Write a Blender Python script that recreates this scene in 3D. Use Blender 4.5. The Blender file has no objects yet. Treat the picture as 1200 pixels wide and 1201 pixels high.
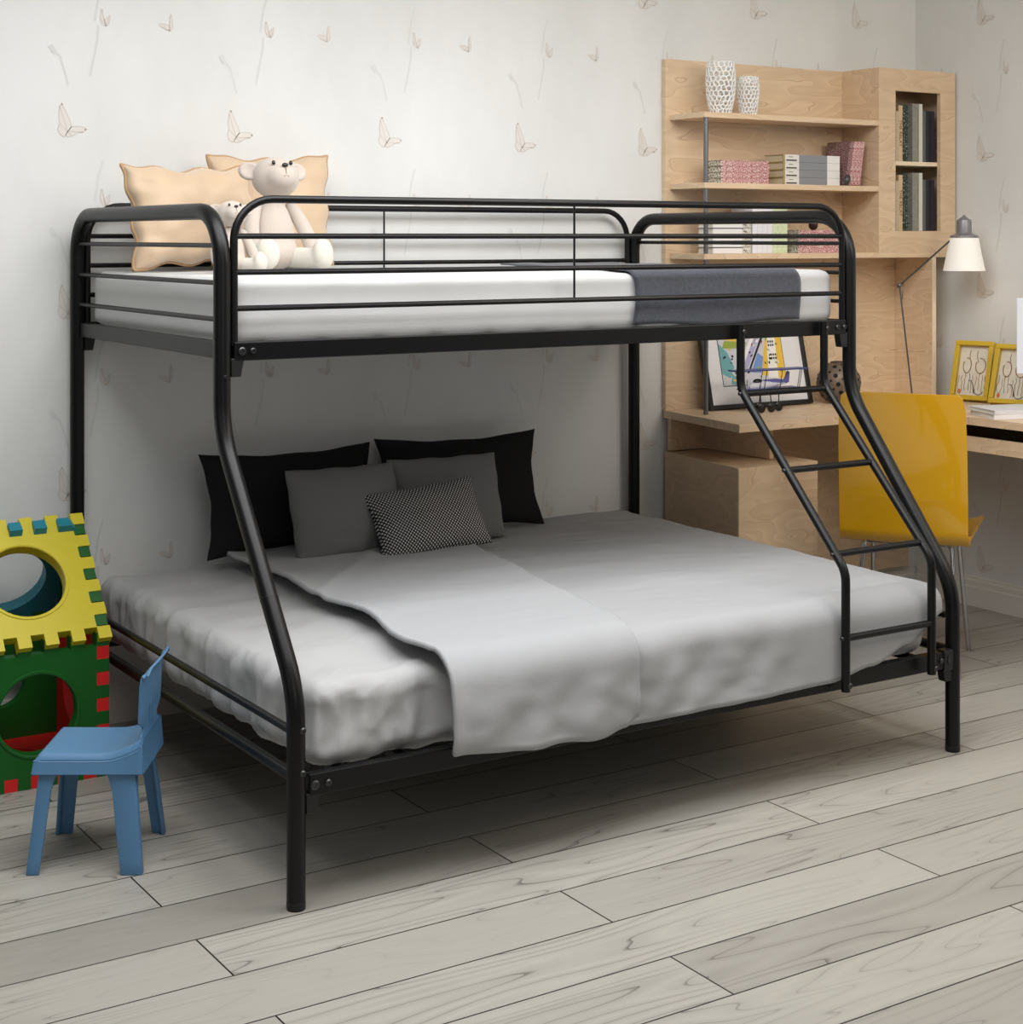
import bpy, bmesh, math, random
from mathutils import Vector, Matrix, noise
random.seed(7)
PI = math.pi
R = math.radians
SC = bpy.context.scene
COL = SC.collection

# ------------------------------------------------------------------ helpers
def lin(c):
    out = []
    for v in c:
        v = v / 255.0
        out.append(v / 12.92 if v <= 0.04045 else ((v + 0.055) / 1.055) ** 2.4)
    return (out[0], out[1], out[2], 1.0)

def new_mat(name):
    m = bpy.data.materials.new(name)
    m.use_nodes = True
    nt = m.node_tree
    return m, nt, nt.nodes['Principled BSDF']

def mat(name, rgb, rough=0.6, metal=0.0, bump=0.0, bscale=200, spec=0.5, var=0.0, vscale=6, sheen=0.0, coat=0.0):
    m, nt, b = new_mat(name)
    b.inputs['Base Color'].default_value = lin(rgb)
    b.inputs['Roughness'].default_value = rough
    b.inputs['Metallic'].default_value = metal
    b.inputs['Specular IOR Level'].default_value = spec
    b.inputs['Sheen Weight'].default_value = sheen
    b.inputs['Coat Weight'].default_value = coat
    tc = nt.nodes.new('ShaderNodeTexCoord')
    if var > 0:
        n = nt.nodes.new('ShaderNodeTexNoise'); n.inputs['Scale'].default_value = vscale
        n.inputs['Detail'].default_value = 6
        nt.links.new(tc.outputs['Object'], n.inputs['Vector'])
        mx = nt.nodes.new('ShaderNodeMixRGB'); mx.inputs[1].default_value = lin([max(0, v * (1 - var)) for v in rgb])
        mx.inputs[2].default_value = lin([min(255, v * (1 + var)) for v in rgb])
        nt.links.new(n.outputs['Fac'], mx.inputs[0]); nt.links.new(mx.outputs[0], b.inputs['Base Color'])
    if bump > 0:
        n = nt.nodes.new('ShaderNodeTexNoise'); n.inputs['Scale'].default_value = bscale
        n.inputs['Detail'].default_value = 3
        nt.links.new(tc.outputs['Object'], n.inputs['Vector'])
        bp = nt.nodes.new('ShaderNodeBump'); bp.inputs['Strength'].default_value = bump
        bp.inputs['Distance'].default_value = 0.002
        nt.links.new(n.outputs['Fac'], bp.inputs['Height']); nt.links.new(bp.outputs[0], b.inputs['Normal'])
    return m

def wood_mat(name, c1, c2, c3, scale=(1.2, 1.2, 5.0), rough=0.5, seed=0.0):
    """birch veneer with cathedral grain; grain runs along local X"""
    m, nt, b = new_mat(name)
    tc = nt.nodes.new('ShaderNodeTexCoord')
    mp = nt.nodes.new('ShaderNodeMapping'); mp.inputs['Scale'].default_value = scale
    mp.inputs['Location'].default_value = (seed, seed * 1.7, seed * 0.6)
    nt.links.new(tc.outputs['Object'], mp.inputs['Vector'])
    n1 = nt.nodes.new('ShaderNodeTexNoise'); n1.inputs['Scale'].default_value = 1.6; n1.inputs['Detail'].default_value = 2
    nt.links.new(mp.outputs[0], n1.inputs['Vector'])
    mul = nt.nodes.new('ShaderNodeMath'); mul.operation = 'MULTIPLY'; mul.inputs[1].default_value = 11
    nt.links.new(n1.outputs['Fac'], mul.inputs[0])
    fr = nt.nodes.new('ShaderNodeMath'); fr.operation = 'FRACT'
    nt.links.new(mul.outputs[0], fr.inputs[0])
    r1 = nt.nodes.new('ShaderNodeValToRGB')
    e = r1.color_ramp.elements
    e[0].position = 0.0; e[0].color = lin(c2); e[1].position = 1.0; e[1].color = lin(c1)
    x = e.new(0.12); x.color = lin(c1); x = e.new(0.9); x.color = lin([(p * .6 + q * .4) for p, q in zip(c1, c2)])
    nt.links.new(fr.outputs[0], r1.inputs[0])
    n2 = nt.nodes.new('ShaderNodeTexNoise'); n2.inputs['Scale'].default_value = 2.5; n2.inputs['Detail'].default_value = 8
    mp2 = nt.nodes.new('ShaderNodeMapping'); mp2.inputs['Scale'].default_value = (1.5, 12, 18)
    nt.links.new(tc.outputs['Object'], mp2.inputs['Vector']); nt.links.new(mp2.outputs[0], n2.inputs['Vector'])
    mx = nt.nodes.new('ShaderNodeMixRGB'); mx.inputs[2].default_value = lin(c3)
    r2 = nt.nodes.new('ShaderNodeValToRGB'); r2.color_ramp.elements[0].position = .4; r2.color_ramp.elements[1].position = .75
    r2.color_ramp.elements[1].color = (.55, .55, .55, 1)
    nt.links.new(n2.outputs['Fac'], r2.inputs[0]); nt.links.new(r2.outputs[0], mx.inputs[0])
    nt.links.new(r1.outputs[0], mx.inputs[1]); nt.links.new(mx.outputs[0], b.inputs['Base Color'])
    b.inputs['Roughness'].default_value = rough
    return m

def tag(o, label=None, cat=None, group=None, kind=None):
    if label: o['label'] = label
    if cat: o['category'] = cat
    if group: o['group'] = group
    if kind: o['kind'] = kind
    return o

WM = {}
def thing(name, label, cat, loc=(0, 0, 0), rot=0, group=None, matrix=None):
    o = bpy.data.objects.new(name, None); COL.objects.link(o)
    M = matrix if matrix is not None else Matrix.Translation(loc) @ Matrix.Rotation(rot, 4, 'Z')
    o.matrix_world = M
    o.empty_display_size = .05
    WM[o] = M
    return tag(o, label, cat, group)

def obj(name, bm, m, parent=None, world=False, smooth=False, loc=None, mods=None):
    if world and parent is not None:
        bmesh.ops.transform(bm, matrix=WM[parent].inverted(), verts=bm.verts)
    if parent is None and loc is not None:
        bmesh.ops.translate(bm, vec=-Vector(loc), verts=bm.verts)
    me = bpy.data.meshes.new(name)
    bmesh.ops.recalc_face_normals(bm, faces=bm.faces)
    bm.to_mesh(me); bm.free()
    for mm in (m if isinstance(m, (list, tuple)) else [m]): me.materials.append(mm)
    if smooth:
        for p in me.polygons: p.use_smooth = True
    o = bpy.data.objects.new(name, me); COL.objects.link(o)
    if parent is not None:
        o.parent = parent; WM[o] = WM[parent]
    elif loc is not None:
        o.location = loc; WM[o] = Matrix.Translation(loc)
    else: WM[o] = Matrix.Identity(4)
    if smooth == 'auto':
        try:
            me.set_sharp_from_angle(angle=R(35))
        except Exception: pass
    return o

def B(): return bmesh.new()

def box(bm, x0, x1, y0, y1, z0, z1, bev=0.0, seg=2, mi=0, M=None):
    r = bmesh.ops.create_cube(bm, size=1.0)
    vs = r['verts']
    S = Matrix.Translation(((x0 + x1) / 2, (y0 + y1) / 2, (z0 + z1) / 2)) @ Matrix.Diagonal((x1 - x0, y1 - y0, z1 - z0, 1))
    bmesh.ops.transform(bm, matrix=S, verts=vs)
    fs = list({f for v in vs for f in v.link_faces})
    if bev > 0:
        es = list({e for v in vs for e in v.link_edges})
        rr = bmesh.ops.bevel(bm, geom=es, offset=bev, segments=seg, affect='EDGES', profile=.5)
        vs = list({v for f in rr['faces'] for v in f.verts} | {v for v in vs if v.is_valid})
        fs = list({f for v in vs for f in v.link_faces})
    for f in fs: f.material_index = mi
    if M is not None: bmesh.ops.transform(bm, matrix=M, verts=vs)
    return vs

def fillet(pts, radii, n=6):
    pts = [Vector(p) for p in pts]
    if not isinstance(radii, (list, tuple)): radii = [radii] * len(pts)
    out = [pts[0]]
    for i in range(1, len(pts) - 1):
        p, r = pts[i], radii[i]
        a = (pts[i - 1] - p).normalized(); b = (pts[i + 1] - p).normalized()
        ang = a.angle(b)
        if r <= 0 or ang > PI - .01: out.append(p); continue
        d = r / math.tan(ang / 2)
        p0 = p + a * d; p1 = p + b * d
        c = p + (a + b).normalized() * (r / math.sin(ang / 2))
        v0 = p0 - c; v1 = p1 - c
        tot = v0.angle(v1)
        for k in range(n + 1):
            t = k / n
            s0 = math.sin((1 - t) * tot) / math.sin(tot); s1 = math.sin(t * tot) / math.sin(tot)
            out.append(c + v0 * s0 + v1 * s1)
    out.append(pts[-1])
    return out

def tube(bm, pts, r, n=12, cap=True, mi=0):
    pts = [Vector(p) for p in pts]
    rs = r if isinstance(r, (list, tuple)) else [r] * len(pts)
    rings = []
    up = None
    for i, p in enumerate(pts):
        if i == 0: t = pts[1] - p
        elif i == len(pts) - 1: t = p - pts[i - 1]
        else: t = (pts[i + 1] - p).normalized() + (p - pts[i - 1]).normalized()
        t.normalize()
        if up is None:
            up = Vector((0, 0, 1)) if abs(t.z) < .9 else Vector((1, 0, 0))
        x = t.cross(up)
        if x.length < 1e-6: x = t.cross(Vector((0, 1, 0)))
        x.normalize(); up = x.cross(t).normalized()
        rings.append([bm.verts.new(p + (x * math.cos(2 * PI * k / n) + up * math.sin(2 * PI * k / n)) * rs[i]) for k in range(n)])
    fs = []
    for a, b in zip(rings, rings[1:]):
        for k in range(n):
            fs.append(bm.faces.new((a[k], a[(k + 1) % n], b[(k + 1) % n], b[k])))
    if cap:
        fs.append(bm.faces.new(list(reversed(rings[0])))); fs.append(bm.faces.new(rings[-1]))
    for f in fs: f.material_index = mi; f.smooth = True
    return rings

def lathe(bm, prof, n=32, M=None, mi=0, cap=True):
    rings = []
    for r, z in prof:
        rings.append([bm.verts.new((r * math.cos(2 * PI * k / n), r * math.sin(2 * PI * k / n), z)) for k in range(n)])
    for a, b in zip(rings, rings[1:]):
        for k in range(n):
            f = bm.faces.new((a[k], a[(k + 1) % n], b[(k + 1) % n], b[k])); f.material_index = mi
    if cap:
        if prof[0][0] > 1e-5: bm.faces.new(list(reversed(rings[0]))).material_index = mi
        if prof[-1][0] > 1e-5: bm.faces.new(rings[-1]).material_index = mi
    vs = [v for r_ in rings for v in r_]
    if M is not None: bmesh.ops.transform(bm, matrix=M, verts=vs)
    return vs

def ell(bm, c, s, M=None, seg=24, mi=0, taper=0.0):
    r = bmesh.ops.create_uvsphere(bm, u_segments=seg, v_segments=seg // 2 + 2, radius=1)
    vs = r['verts']
    for v in vs:
        k = 1 - taper * v.co.z
        v.co = Vector((v.co.x * s[0] * k, v.co.y * s[1] * k, v.co.z * s[2]))
    T = Matrix.Translation(c)
    if M is not None: T = T @ M
    bmesh.ops.transform(bm, matrix=T, verts=vs)
    for v in vs:
        for f in v.link_faces: f.material_index = mi; f.smooth = True
    return vs

def prism(bm, poly, z0, z1, M=None, mi=0):
    a = [bm.verts.new((x, y, z0)) for x, y in poly]; b = [bm.verts.new((x, y, z1)) for x, y in poly]
    n = len(poly)
    fs = [bm.faces.new(list(reversed(a))), bm.faces.new(b)]
    for k in range(n): fs.append(bm.faces.new((a[k], a[(k + 1) % n], b[(k + 1) % n], b[k])))
    for f in fs: f.material_index = mi
    if M is not None: bmesh.ops.transform(bm, matrix=M, verts=a + b)
    return a + b

def baked(bm, mods):
    """run modifiers over a bmesh and return the result as a fresh bmesh"""
    me = bpy.data.meshes.new('tmp'); bm.to_mesh(me); bm.free()
    o = bpy.data.objects.new('tmp', me); COL.objects.link(o)
    for typ, kw in mods:
        m = o.modifiers.new('m', typ)
        for k, v in kw.items(): setattr(m, k, v)
    dg = bpy.context.evaluated_depsgraph_get(); dg.update()
    ev = o.evaluated_get(dg); me2 = bpy.data.meshes.new_from_object(ev)
    out = bmesh.new(); out.from_mesh(me2)
    bpy.data.objects.remove(o); bpy.data.meshes.remove(me); bpy.data.meshes.remove(me2)
    return out

# ------------------------------------------------------------------ camera
H = 1.45; TH = R(32.55); F = 1930.0
cam = bpy.data.cameras.new('camera'); co = bpy.data.objects.new('camera', cam); COL.objects.link(co)
co.location = (0, 0, H); co.rotation_euler = (PI / 2, 0, -TH)
cam.sensor_fit = 'HORIZONTAL'; cam.sensor_width = 36; cam.lens = F / 1200 * 36
cam.shift_y = -(600.5 - 277) / 1200; cam.clip_start = .05
SC.camera = co

# ------------------------------------------------------------------ materials
M_BLACK = mat('black_powder_coat', (12, 12, 13), .36, 0, .05, 400, .3)
M_BOLT = mat('bolt_steel', (70, 70, 72), .35, .8)
M_PLASTIC = mat('black_plastic', (14, 14, 15), .5)
BIRCH = wood_mat('birch', (228, 203, 170), (198, 166, 132), (210, 182, 150), seed=2.0)
BIRCHV = wood_mat('birch_vertical', (224, 198, 165), (196, 164, 130), (207, 178, 146), scale=(1.5, 1.5, 4.5), seed=7.3)
BIRCHE = mat('birch_edge', (236, 218, 190), .5, var=.04, vscale=30)
M_CHROME = mat('chrome', (190, 190, 192), .18, 1.0)
M_STEEL = mat('brushed_steel', (120, 122, 125), .35, .9)
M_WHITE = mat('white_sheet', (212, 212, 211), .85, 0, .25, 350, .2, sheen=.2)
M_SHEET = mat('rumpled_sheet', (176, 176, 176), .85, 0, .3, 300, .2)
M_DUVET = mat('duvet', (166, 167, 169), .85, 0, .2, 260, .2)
M_THROW = mat('grey_throw', (78, 80, 88), .95, 0, .8, 500, .1, var=.22, vscale=90, sheen=.3)
M_PBLACK = mat('black_cotton', (33, 33, 34), .9, 0, .3, 300, .15)
M_PGREY = mat('grey_cotton', (118, 118, 118), .9, 0, .3, 300, .15)
M_VELVET = mat('beige_velvet', (206, 180, 150), .45, 0, .2, 200, .3, var=.05, vscale=8, sheen=.6)
M_PIPING = mat('beige_piping', (184, 148, 106), .6)
M_BEAR = mat('bear_plush', (196, 184, 173), .95, 0, .5, 500, .1, sheen=.4)
M_BEARL = mat('bear_plush_light', (206, 201, 190), .95, 0, .5, 500, .1, sheen=.4)
M_EYE = mat('bead_black', (10, 10, 10), .2)
M_YELLOWP = mat('yellow_lacquer', (212, 158, 22), .12, 0, 0, 1, .5, coat=.6)
M_BLUE = mat('blue_plastic', (84, 128, 166), .45, 0, .05, 300)
M_TY = mat('toy_yellow', (208, 192, 36), .45); M_TG = mat('toy_green', (6, 88, 20), .45)
M_TR = mat('toy_red', (214, 28, 30), .45); M_TC = mat('toy_cyan', (24, 128, 148), .45)
M_FRAMEB = mat('black_frame', (22, 20, 19), .4)
M_MAT = mat('white_mount', (228, 226, 226), .8)
M_WHITEG = mat('white_ceramic', (240, 240, 238), .35)
M_PAPER = mat('paper', (226, 222, 210), .9)

# floor planks ------------------------------------------------------
def floor_material():
    m, nt, b = new_mat('grey_planks')
    N = nt.nodes.new; L = nt.links.new
    tc = N('ShaderNodeTexCoord')
    mp = N('ShaderNodeMapping'); mp.inputs['Location'].default_value = (-1.277 + 15.49, -2.62 + .1965 * 41, 0)
    L(tc.outputs['Object'], mp.inputs['Vector'])
    br = N('ShaderNodeTexBrick')
    br.inputs['Scale'].default_value = 1; br.inputs['Brick Width'].default_value = 1.549
    br.inputs['Row Height'].default_value = .1965; br.inputs['Mortar Size'].default_value = .0021
    br.inputs['Mortar Smooth'].default_value = 0.1; br.inputs['Bias'].default_value = 0
    br.offset = .5; br.offset_frequency = 2; br.squash = 1; br.squash_frequency = 2
    br.inputs['Color1'].default_value = (0, 0, 0, 1); br.inputs['Color2'].default_value = (1, 1, 1, 1)
    br.inputs['Mortar'].default_value = (.5, .5, .5, 1)
    L(mp.outputs[0], br.inputs['Vector'])
    # per plank offset for the grain
    cmb = N('ShaderNodeCombineXYZ')
    mu = N('ShaderNodeMath'); mu.operation = 'MULTIPLY'; mu.inputs[1].default_value = 37
    L(br.outputs['Color'], mu.inputs[0]); L(mu.outputs[0], cmb.inputs['X']); L(mu.outputs[0], cmb.inputs['Z'])
    add = N('ShaderNodeVectorMath'); add.operation = 'ADD'
    L(tc.outputs['Object'], add.inputs[0]); L(cmb.outputs[0], add.inputs[1])
    mg = N('ShaderNodeMapping'); mg.inputs['Scale'].default_value = (.75, 7.5, 1)
    L(add.outputs[0], mg.inputs['Vector'])
    n1 = N('ShaderNodeTexNoise'); n1.inputs['Scale'].default_value = 1.15; n1.inputs['Detail'].default_value = 1.2; n1.inputs['Distortion'].default_value = .15
    L(mg.outputs[0], n1.inputs['Vector'])
    m2 = N('ShaderNodeMath'); m2.operation = 'MULTIPLY'; m2.inputs[1].default_value = 13; L(n1.outputs['Fac'], m2.inputs[0])
    fr = N('ShaderNodeMath'); fr.operation = 'FRACT'; L(m2.outputs[0], fr.inputs[0])
    rp = N('ShaderNodeValToRGB'); e = rp.color_ramp.elements
    e[0].position = 0; e[0].color = (1, 1, 1, 1); e[1].position = 1; e[1].color = (.25, .25, .25, 1)
    x = e.new(.07); x.color = (.2, .2, .2, 1); x = e.new(.55); x.color = (0, 0, 0, 1)
    L(fr.outputs[0], rp.inputs[0])
    # grain strength varies by area
    nm = N('ShaderNodeTexNoise'); nm.inputs['Scale'].default_value = 1.3; nm.inputs['Detail'].default_value = 2; L(add.outputs[0], nm.inputs['Vector'])
    rm = N('ShaderNodeValToRGB'); rm.color_ramp.elements[0].position = .42; rm.color_ramp.elements[1].position = .6
    rm.color_ramp.elements[0].color = (.2, .2, .2, 1); rm.color_ramp.elements[1].color = (1, 1, 1, 1)
    L(nm.outputs['Fac'], rm.inputs[0])
    gm = N('ShaderNodeMath'); gm.operation = 'MULTIPLY'; L(rp.outputs[0], gm.inputs[0]); L(rm.outputs[0], gm.inputs[1])
    fine = N('ShaderNodeTexNoise'); fine.inputs['Scale'].default_value = 3; fine.inputs['Detail'].default_value = 8
    mf = N('ShaderNodeMapping'); mf.inputs['Scale'].default_value = (2, 50, 1); L(add.outputs[0], mf.inputs['Vector']); L(mf.outputs[0], fine.inputs['Vector'])
    base = N('ShaderNodeMixRGB'); base.inputs[1].default_value = lin((144, 140, 132)); base.inputs[2].default_value = lin((176, 172, 163))
    L(br.outputs['Color'], base.inputs[0])
    f2 = N('ShaderNodeMixRGB'); f2.inputs[2].default_value = lin((158, 153, 145))
    rf = N('ShaderNodeValToRGB'); rf.color_ramp.elements[0].position = .45; rf.color_ramp.elements[1].position = .8
    rf.color_ramp.elements[1].color = (.5, .5, .5, 1)
    L(fine.outputs['Fac'], rf.inputs[0]); L(rf.outputs[0], f2.inputs[0]); L(base.outputs[0], f2.inputs[1])
    g = N('ShaderNodeMixRGB'); g.inputs[2].default_value = lin((98, 94, 88)); L(gm.outputs[0], g.inputs[0]); L(f2.outputs[0], g.inputs[1])
    mo = N('ShaderNodeMixRGB'); mo.inputs[2].default_value = lin((30, 27, 24)); L(br.outputs['Fac'], mo.inputs[0]); L(g.outputs[0], mo.inputs[1])
    L(mo.outputs[0], b.inputs['Base Color'])
    b.inputs['Roughness'].default_value = .42
    bp = N('ShaderNodeBump'); bp.inputs['Strength'].default_value = .3; bp.inputs['Distance'].default_value = .002; bp.invert = True
    L(br.outputs['Fac'], bp.inputs['Height']); L(bp.outputs[0], b.inputs['Normal'])
    return m
M_FLOOR = floor_material()

def wall_material(name, rgb, rgb2):
    m, nt, b = new_mat(name)
    N = nt.nodes.new; L = nt.links.new
    tc = N('ShaderNodeTexCoord')
    n1 = N('ShaderNodeTexNoise'); n1.inputs['Scale'].default_value = 1.6; n1.inputs['Detail'].default_value = 9; n1.inputs['Roughness'].default_value = .62
    mp = N('ShaderNodeMapping'); mp.inputs['Scale'].default_value = (1.6, 1.6, .8)
    L(tc.outputs['Object'], mp.inputs['Vector']); L(mp.outputs[0], n1.inputs['Vector'])
    rp = N('ShaderNodeValToRGB'); rp.color_ramp.elements[0].position = .38; rp.color_ramp.elements[1].position = .66
    rp.color_ramp.elements[0].color = lin(rgb); rp.color_ramp.elements[1].color = lin(rgb2)
    L(n1.outputs['Fac'], rp.inputs[0]); L(rp.outputs[0], b.inputs['Base Color'])
    b.inputs['Roughness'].default_value = .75
    return m
M_WALL = wall_material('wallpaper', (229, 229, 227), (220, 220, 217))
M_BF1 = mat('butterfly_body', (223, 218, 212), .8)
M_BF2 = mat('butterfly_print', (208, 197, 186), .8)
M_BF3 = mat('flower_print', (215, 216, 213), .8)
M_TRIM = mat('white_skirting', (226, 222, 214), .5)

# ------------------------------------------------------------------ room
WY = 4.78; WX = 5.01; CZ = 2.75
def butterfly(put, cx, cz, s, rot, kind):
    c, sn = math.cos(rot), math.sin(rot)
    def T(p): return (cx + s * (p[0] * c - p[1] * sn), cz + s * (p[0] * sn + p[1] * c))
    if kind == 0:
        up = [(-.1, -.25), (.08, -.02), (-.05, .35), (-.24, .75), (-.36, .98), (-.46, .85), (-.5, .45), (-.46, .1), (-.55, -.15), (-.45, -.38), (-.25, -.5)]
        lo = [(-.1, -.25), (.08, -.02), (.35, .0), (.62, -.02), (.72, -.12), (.6, -.25), (.35, -.28), (.1, -.45), (-.12, -.5), (-.2, -.4)]
    elif kind == 1:
        up = [(0, -.6), (-.14, -.1), (-.16, .4), (-.2, .75), (-.34, .85), (-.42, .4), (-.46, .0), (-.34, -.45)]
        lo = [(0, -.6), (-.14, -.1), (.1, .1), (.34, .3), (.42, .25), (.34, -.1), (.2, -.45)]
    else:
        up = [(.15, -.5), (.1, 0), (.16, .6), (.28, .95), (.4, .6), (.42, .1), (.4, -.35)]
        lo = [(.15, -.5), (.1, -.05), (-.3, .05), (-.7, .1), (-.85, .0), (-.6, -.2), (-.2, -.4)]
    for poly in (up, lo):
        P = [T(p) for p in poly]
        put(P, 0)
        # outline strokes and a few wing veins
        n = len(P)
        w = s * .028
        segs = [(P[i], P[(i + 1) % n]) for i in range(n)] + [(P[0], P[n // 2]), (P[0], P[n // 2 + 2 if n // 2 + 2 < n else 2])]
        for a, b2 in segs:
            dx, dz = b2[0] - a[0], b2[1] - a[1]; l = math.hypot(dx, dz) or 1
            nx, nz = -dz / l * w / 2, dx / l * w / 2
            put([(a[0] - nx, a[1] - nz), (b2[0] - nx, b2[1] - nz), (b2[0] + nx, b2[1] + nz), (a[0] + nx, a[1] + nz)], 1)
        q = P[n // 2 - 1]
        put([(q[0] + s * .05 * math.cos(k * PI / 3), q[1] + s * .05 * math.sin(k * PI / 3)) for k in range(6)], 1)
def stroke(put, pts, w, layer=2):
    for i in range(len(pts) - 1):
        a, b2 = pts[i], pts[i + 1]
        dx, dz = b2[0] - a[0], b2[1] - a[1]; l = math.hypot(dx, dz) or 1
        w0 = w
        nx, nz = -dz / l * w0 / 2, dx / l * w0 / 2
        put([(a[0] - nx, a[1] - nz), (b2[0] - nx, b2[1] - nz), (b2[0] + nx, b2[1] + nz), (a[0] + nx, a[1] + nz)], layer)

def make_wall(name, length, origin, axis):
    """axis 'x': back wall along x at y=WY facing -y ; axis 'y': right wall along -y at x=WX facing -x"""
    bm = B()
    def P(u, z, off): return (u, WY - off, z) if axis == 'x' else (WX - off, u, z)
    u0, u1 = length
    if axis == 'x': box(bm, u0, u1, WY, WY + .1, 0, CZ)
    else: box(bm, WX, WX + .1, u0, u1, 0, CZ)
    def put(poly, layer):
        if any(u < u0 + .01 or u > u1 - .01 or z < .12 or z > CZ - .02 for u, z in poly): return
        off = (.0005, .0009, .0005, .0013)[layer]
        try:
            f = bm.faces.new([bm.verts.new(P(u, z, off)) for u, z in poly]); f.material_index = min(3, layer + 1)
        except Exception: pass
    per = .5305
    for i in range(-6, 12):
        for j in range(-3, 3):
            if axis == 'x': ub = 1.5095 + i * per; sg = 1
            else: ub = WY - .36 - i * per; sg = -1
            zb = 1.774 + j * .5345
            def pput(poly, layer, ub=ub, zb=zb, sg=sg): put([(ub + sg * u, zb + z) for u, z in poly], layer)
            butterfly(pput, 0, 0, .066, 0, 0)
            butterfly(pput, .108, .322, .036, .1, 1)
            butterfly(pput, .302, .318, .036, 0, 2)
            stroke(pput, [(-.045, .214), (-.03, .205), (-.015, .16), (-.005, .12)], .006)
            stroke(pput, [(-.058, .235), (-.044, .212)], .014, 3)
            stroke(pput, [(.085, .30), (.083, .26), (.073, .21), (.06, .15)], .007)
            stroke(pput, [(.10, -.10), (.085, -.15), (.075, -.22)], .007)
    o = obj(name, bm, [M_WALL, M_BF1, M_BF2, M_BF3])
    tag(o, kind='structure')
    return o

make_wall('wall_back', (-1.2, WX + .1), None, 'x')
make_wall('wall_right', (-.6, WY), None, 'y')
bm = B(); box(bm, -2.5, WX + .1, -1.5, WY + .1, -.1, 0); tag(obj('floor', bm, M_FLOOR), kind='structure')
bm = B(); box(bm, -1.2, WX + .1, -.6, WY + .1, CZ, CZ + .1); tag(obj('ceiling', bm, mat('ceiling_paint', (225, 225, 222), .9)), kind='structure')
def skirting(name, a, b, axis):
    bm = B()
    prof = [(0, 0), (.016, 0), (.016, .075), (.012, .08), (.012, .098), (.006, .106), (.006, .112), (0, .116)]
    vs = []
    for u in (a, b):
        ring = []
        for d, z in prof:
            ring.append(bm.verts.new((u, WY - d, z) if axis == 'x' else (WX - d, u, z)))
        vs.append(ring)
    n = len(prof)
    for k in range(n): bm.faces.new((vs[0][k], vs[0][(k + 1) % n], vs[1][(k + 1) % n], vs[1][k]))
    bm.faces.new(vs[0]); bm.faces.new(vs[1])
    tag(obj(name, bm, M_TRIM), kind='structure')
skirting('baseboard_back', -1.2, WX - .017, 'x'); skirting('baseboard_right', -.6, WY - .017, 'y')

# ------------------------------------------------------------------ bunk bed
XL, XR = 1.517, 3.543
YB, YU, YF = 4.735, 3.65, 3.24
RT = .0205
bed = thing('bunk_bed', 'black tubular metal bunk bed with flared lower legs and slanted ladder', 'bunk bed', (XL, YB, 0))
def bolt(parent, p, axis='y', r=.0075, m=M_BOLT):
    bm = B()
    rot = {'y': Matrix.Rotation(PI / 2, 4, 'X'), 'x': Matrix.Rotation(-PI / 2, 4, 'Y'), 'x+': Matrix.Rotation(PI / 2, 4, 'Y')}[axis]
    lathe(bm, [(r, -.004), (r, .002), (r * .7, .0045), (r * .35, .0045), (r * .3, .003), (0.0001, .003)], 12, Matrix.Translation(p) @ rot)
    return obj('bolt', bm, m, parent, world=True, smooth='auto')
for X, s in ((XL, -1), (XR, 1)):
    bm = B()
    ZT = 1.51
    up = fillet([(X, YB, 0), (X, YB, ZT), (X, YU, ZT), (X, YU, .985), (X, YF, .465), (X, YF, .0)], [0, .115, .13, .22, .22, 0], 8)
    tube(bm, up, RT, 16)
    ef = obj('end_frame', bm, M_BLACK, bed, world=True, smooth='auto')
    for z in (1.428, 1.339, 1.252):
        bm = B(); tube(bm, [(X, YB - .01, z), (X, YU + .01, z)], .0062, 10); obj('end_bar', bm, M_BLACK, bed, world=True, smooth='auto')
    bm = B(); tube(bm, [(X, YB - .01, .378), (X, YF + .01, .378)], .0095, 10); obj('end_bar', bm, M_BLACK, bed, world=True, smooth='auto')
    bm = B(); tube(bm, [(X, YB - .01, .282), (X, YF + .01, .282)], .0135, 12); obj('end_rail', bm, M_BLACK, bed, world=True, smooth='auto')
    bm = B(); box(bm, X - .012 - s * .012, X + .012 - s * .012, YU + .012, YB - .012, 1.158, 1.198, .002); obj('end_rail', bm, M_BLACK, bed, world=True)
    for y, z in ((YU, 1.118), (YB, 1.118), (YF, .205)):
        bm = B(); vs = box(bm, X - s * .018, X - s * .052, y - .013, y + .013, z - .002, z + .042, .002)
        for v in vs:
            if v.co.z < z + .01: v.co.x = X - s * .022 + (v.co.x - (X - s * .022)) * .72
        obj('rail_bracket', bm, M_PLASTIC, bed, world=True)
    # sleeve joint with round button on the slanted part
    a = Vector((X, YU, .985)); b_ = Vector((X, YF, .465)); d = (b_ - a).normalized()
    c = a.lerp(b_, .66)
    bm = B(); tube(bm, [c - d * .001, c + d * .001], RT + .0006, 16); obj('sleeve_joint', bm, M_PLASTIC, bed, world=True, smooth='auto')
    nrm = Vector((0, d.z, -d.y)) * (1 if d.z < 0 else -1)
    nn = Vector((-s * 0 - .55, -.75, .3)).normalized()
    if s < 0:
        bm = B(); lathe(bm, [(.008, -.004), (.008, .001), (.004, .002), (.0001, .002)], 14, Matrix.Translation(c + d * .035 + Vector((-.25, -.85, -.55)).normalized() * (RT)) @ Vector((-.25, -.85, -.55)).to_track_quat('Z', 'X').to_matrix().to_4x4())
        obj('bolt', bm, M_BOLT, bed, world=True, smooth='auto')
    # tube cap at the floor
    for y in (YB, YF):
        bm = B(); lathe(bm, [(RT - .001, -.0), (RT + .0004, .003), (RT + .0004, .018), (RT - .002, .019)], 16, Matrix.Translation((X, y, 0)), cap=True)
        obj('foot_cap', bm, M_PLASTIC, bed, world=True, smooth='auto')
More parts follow.
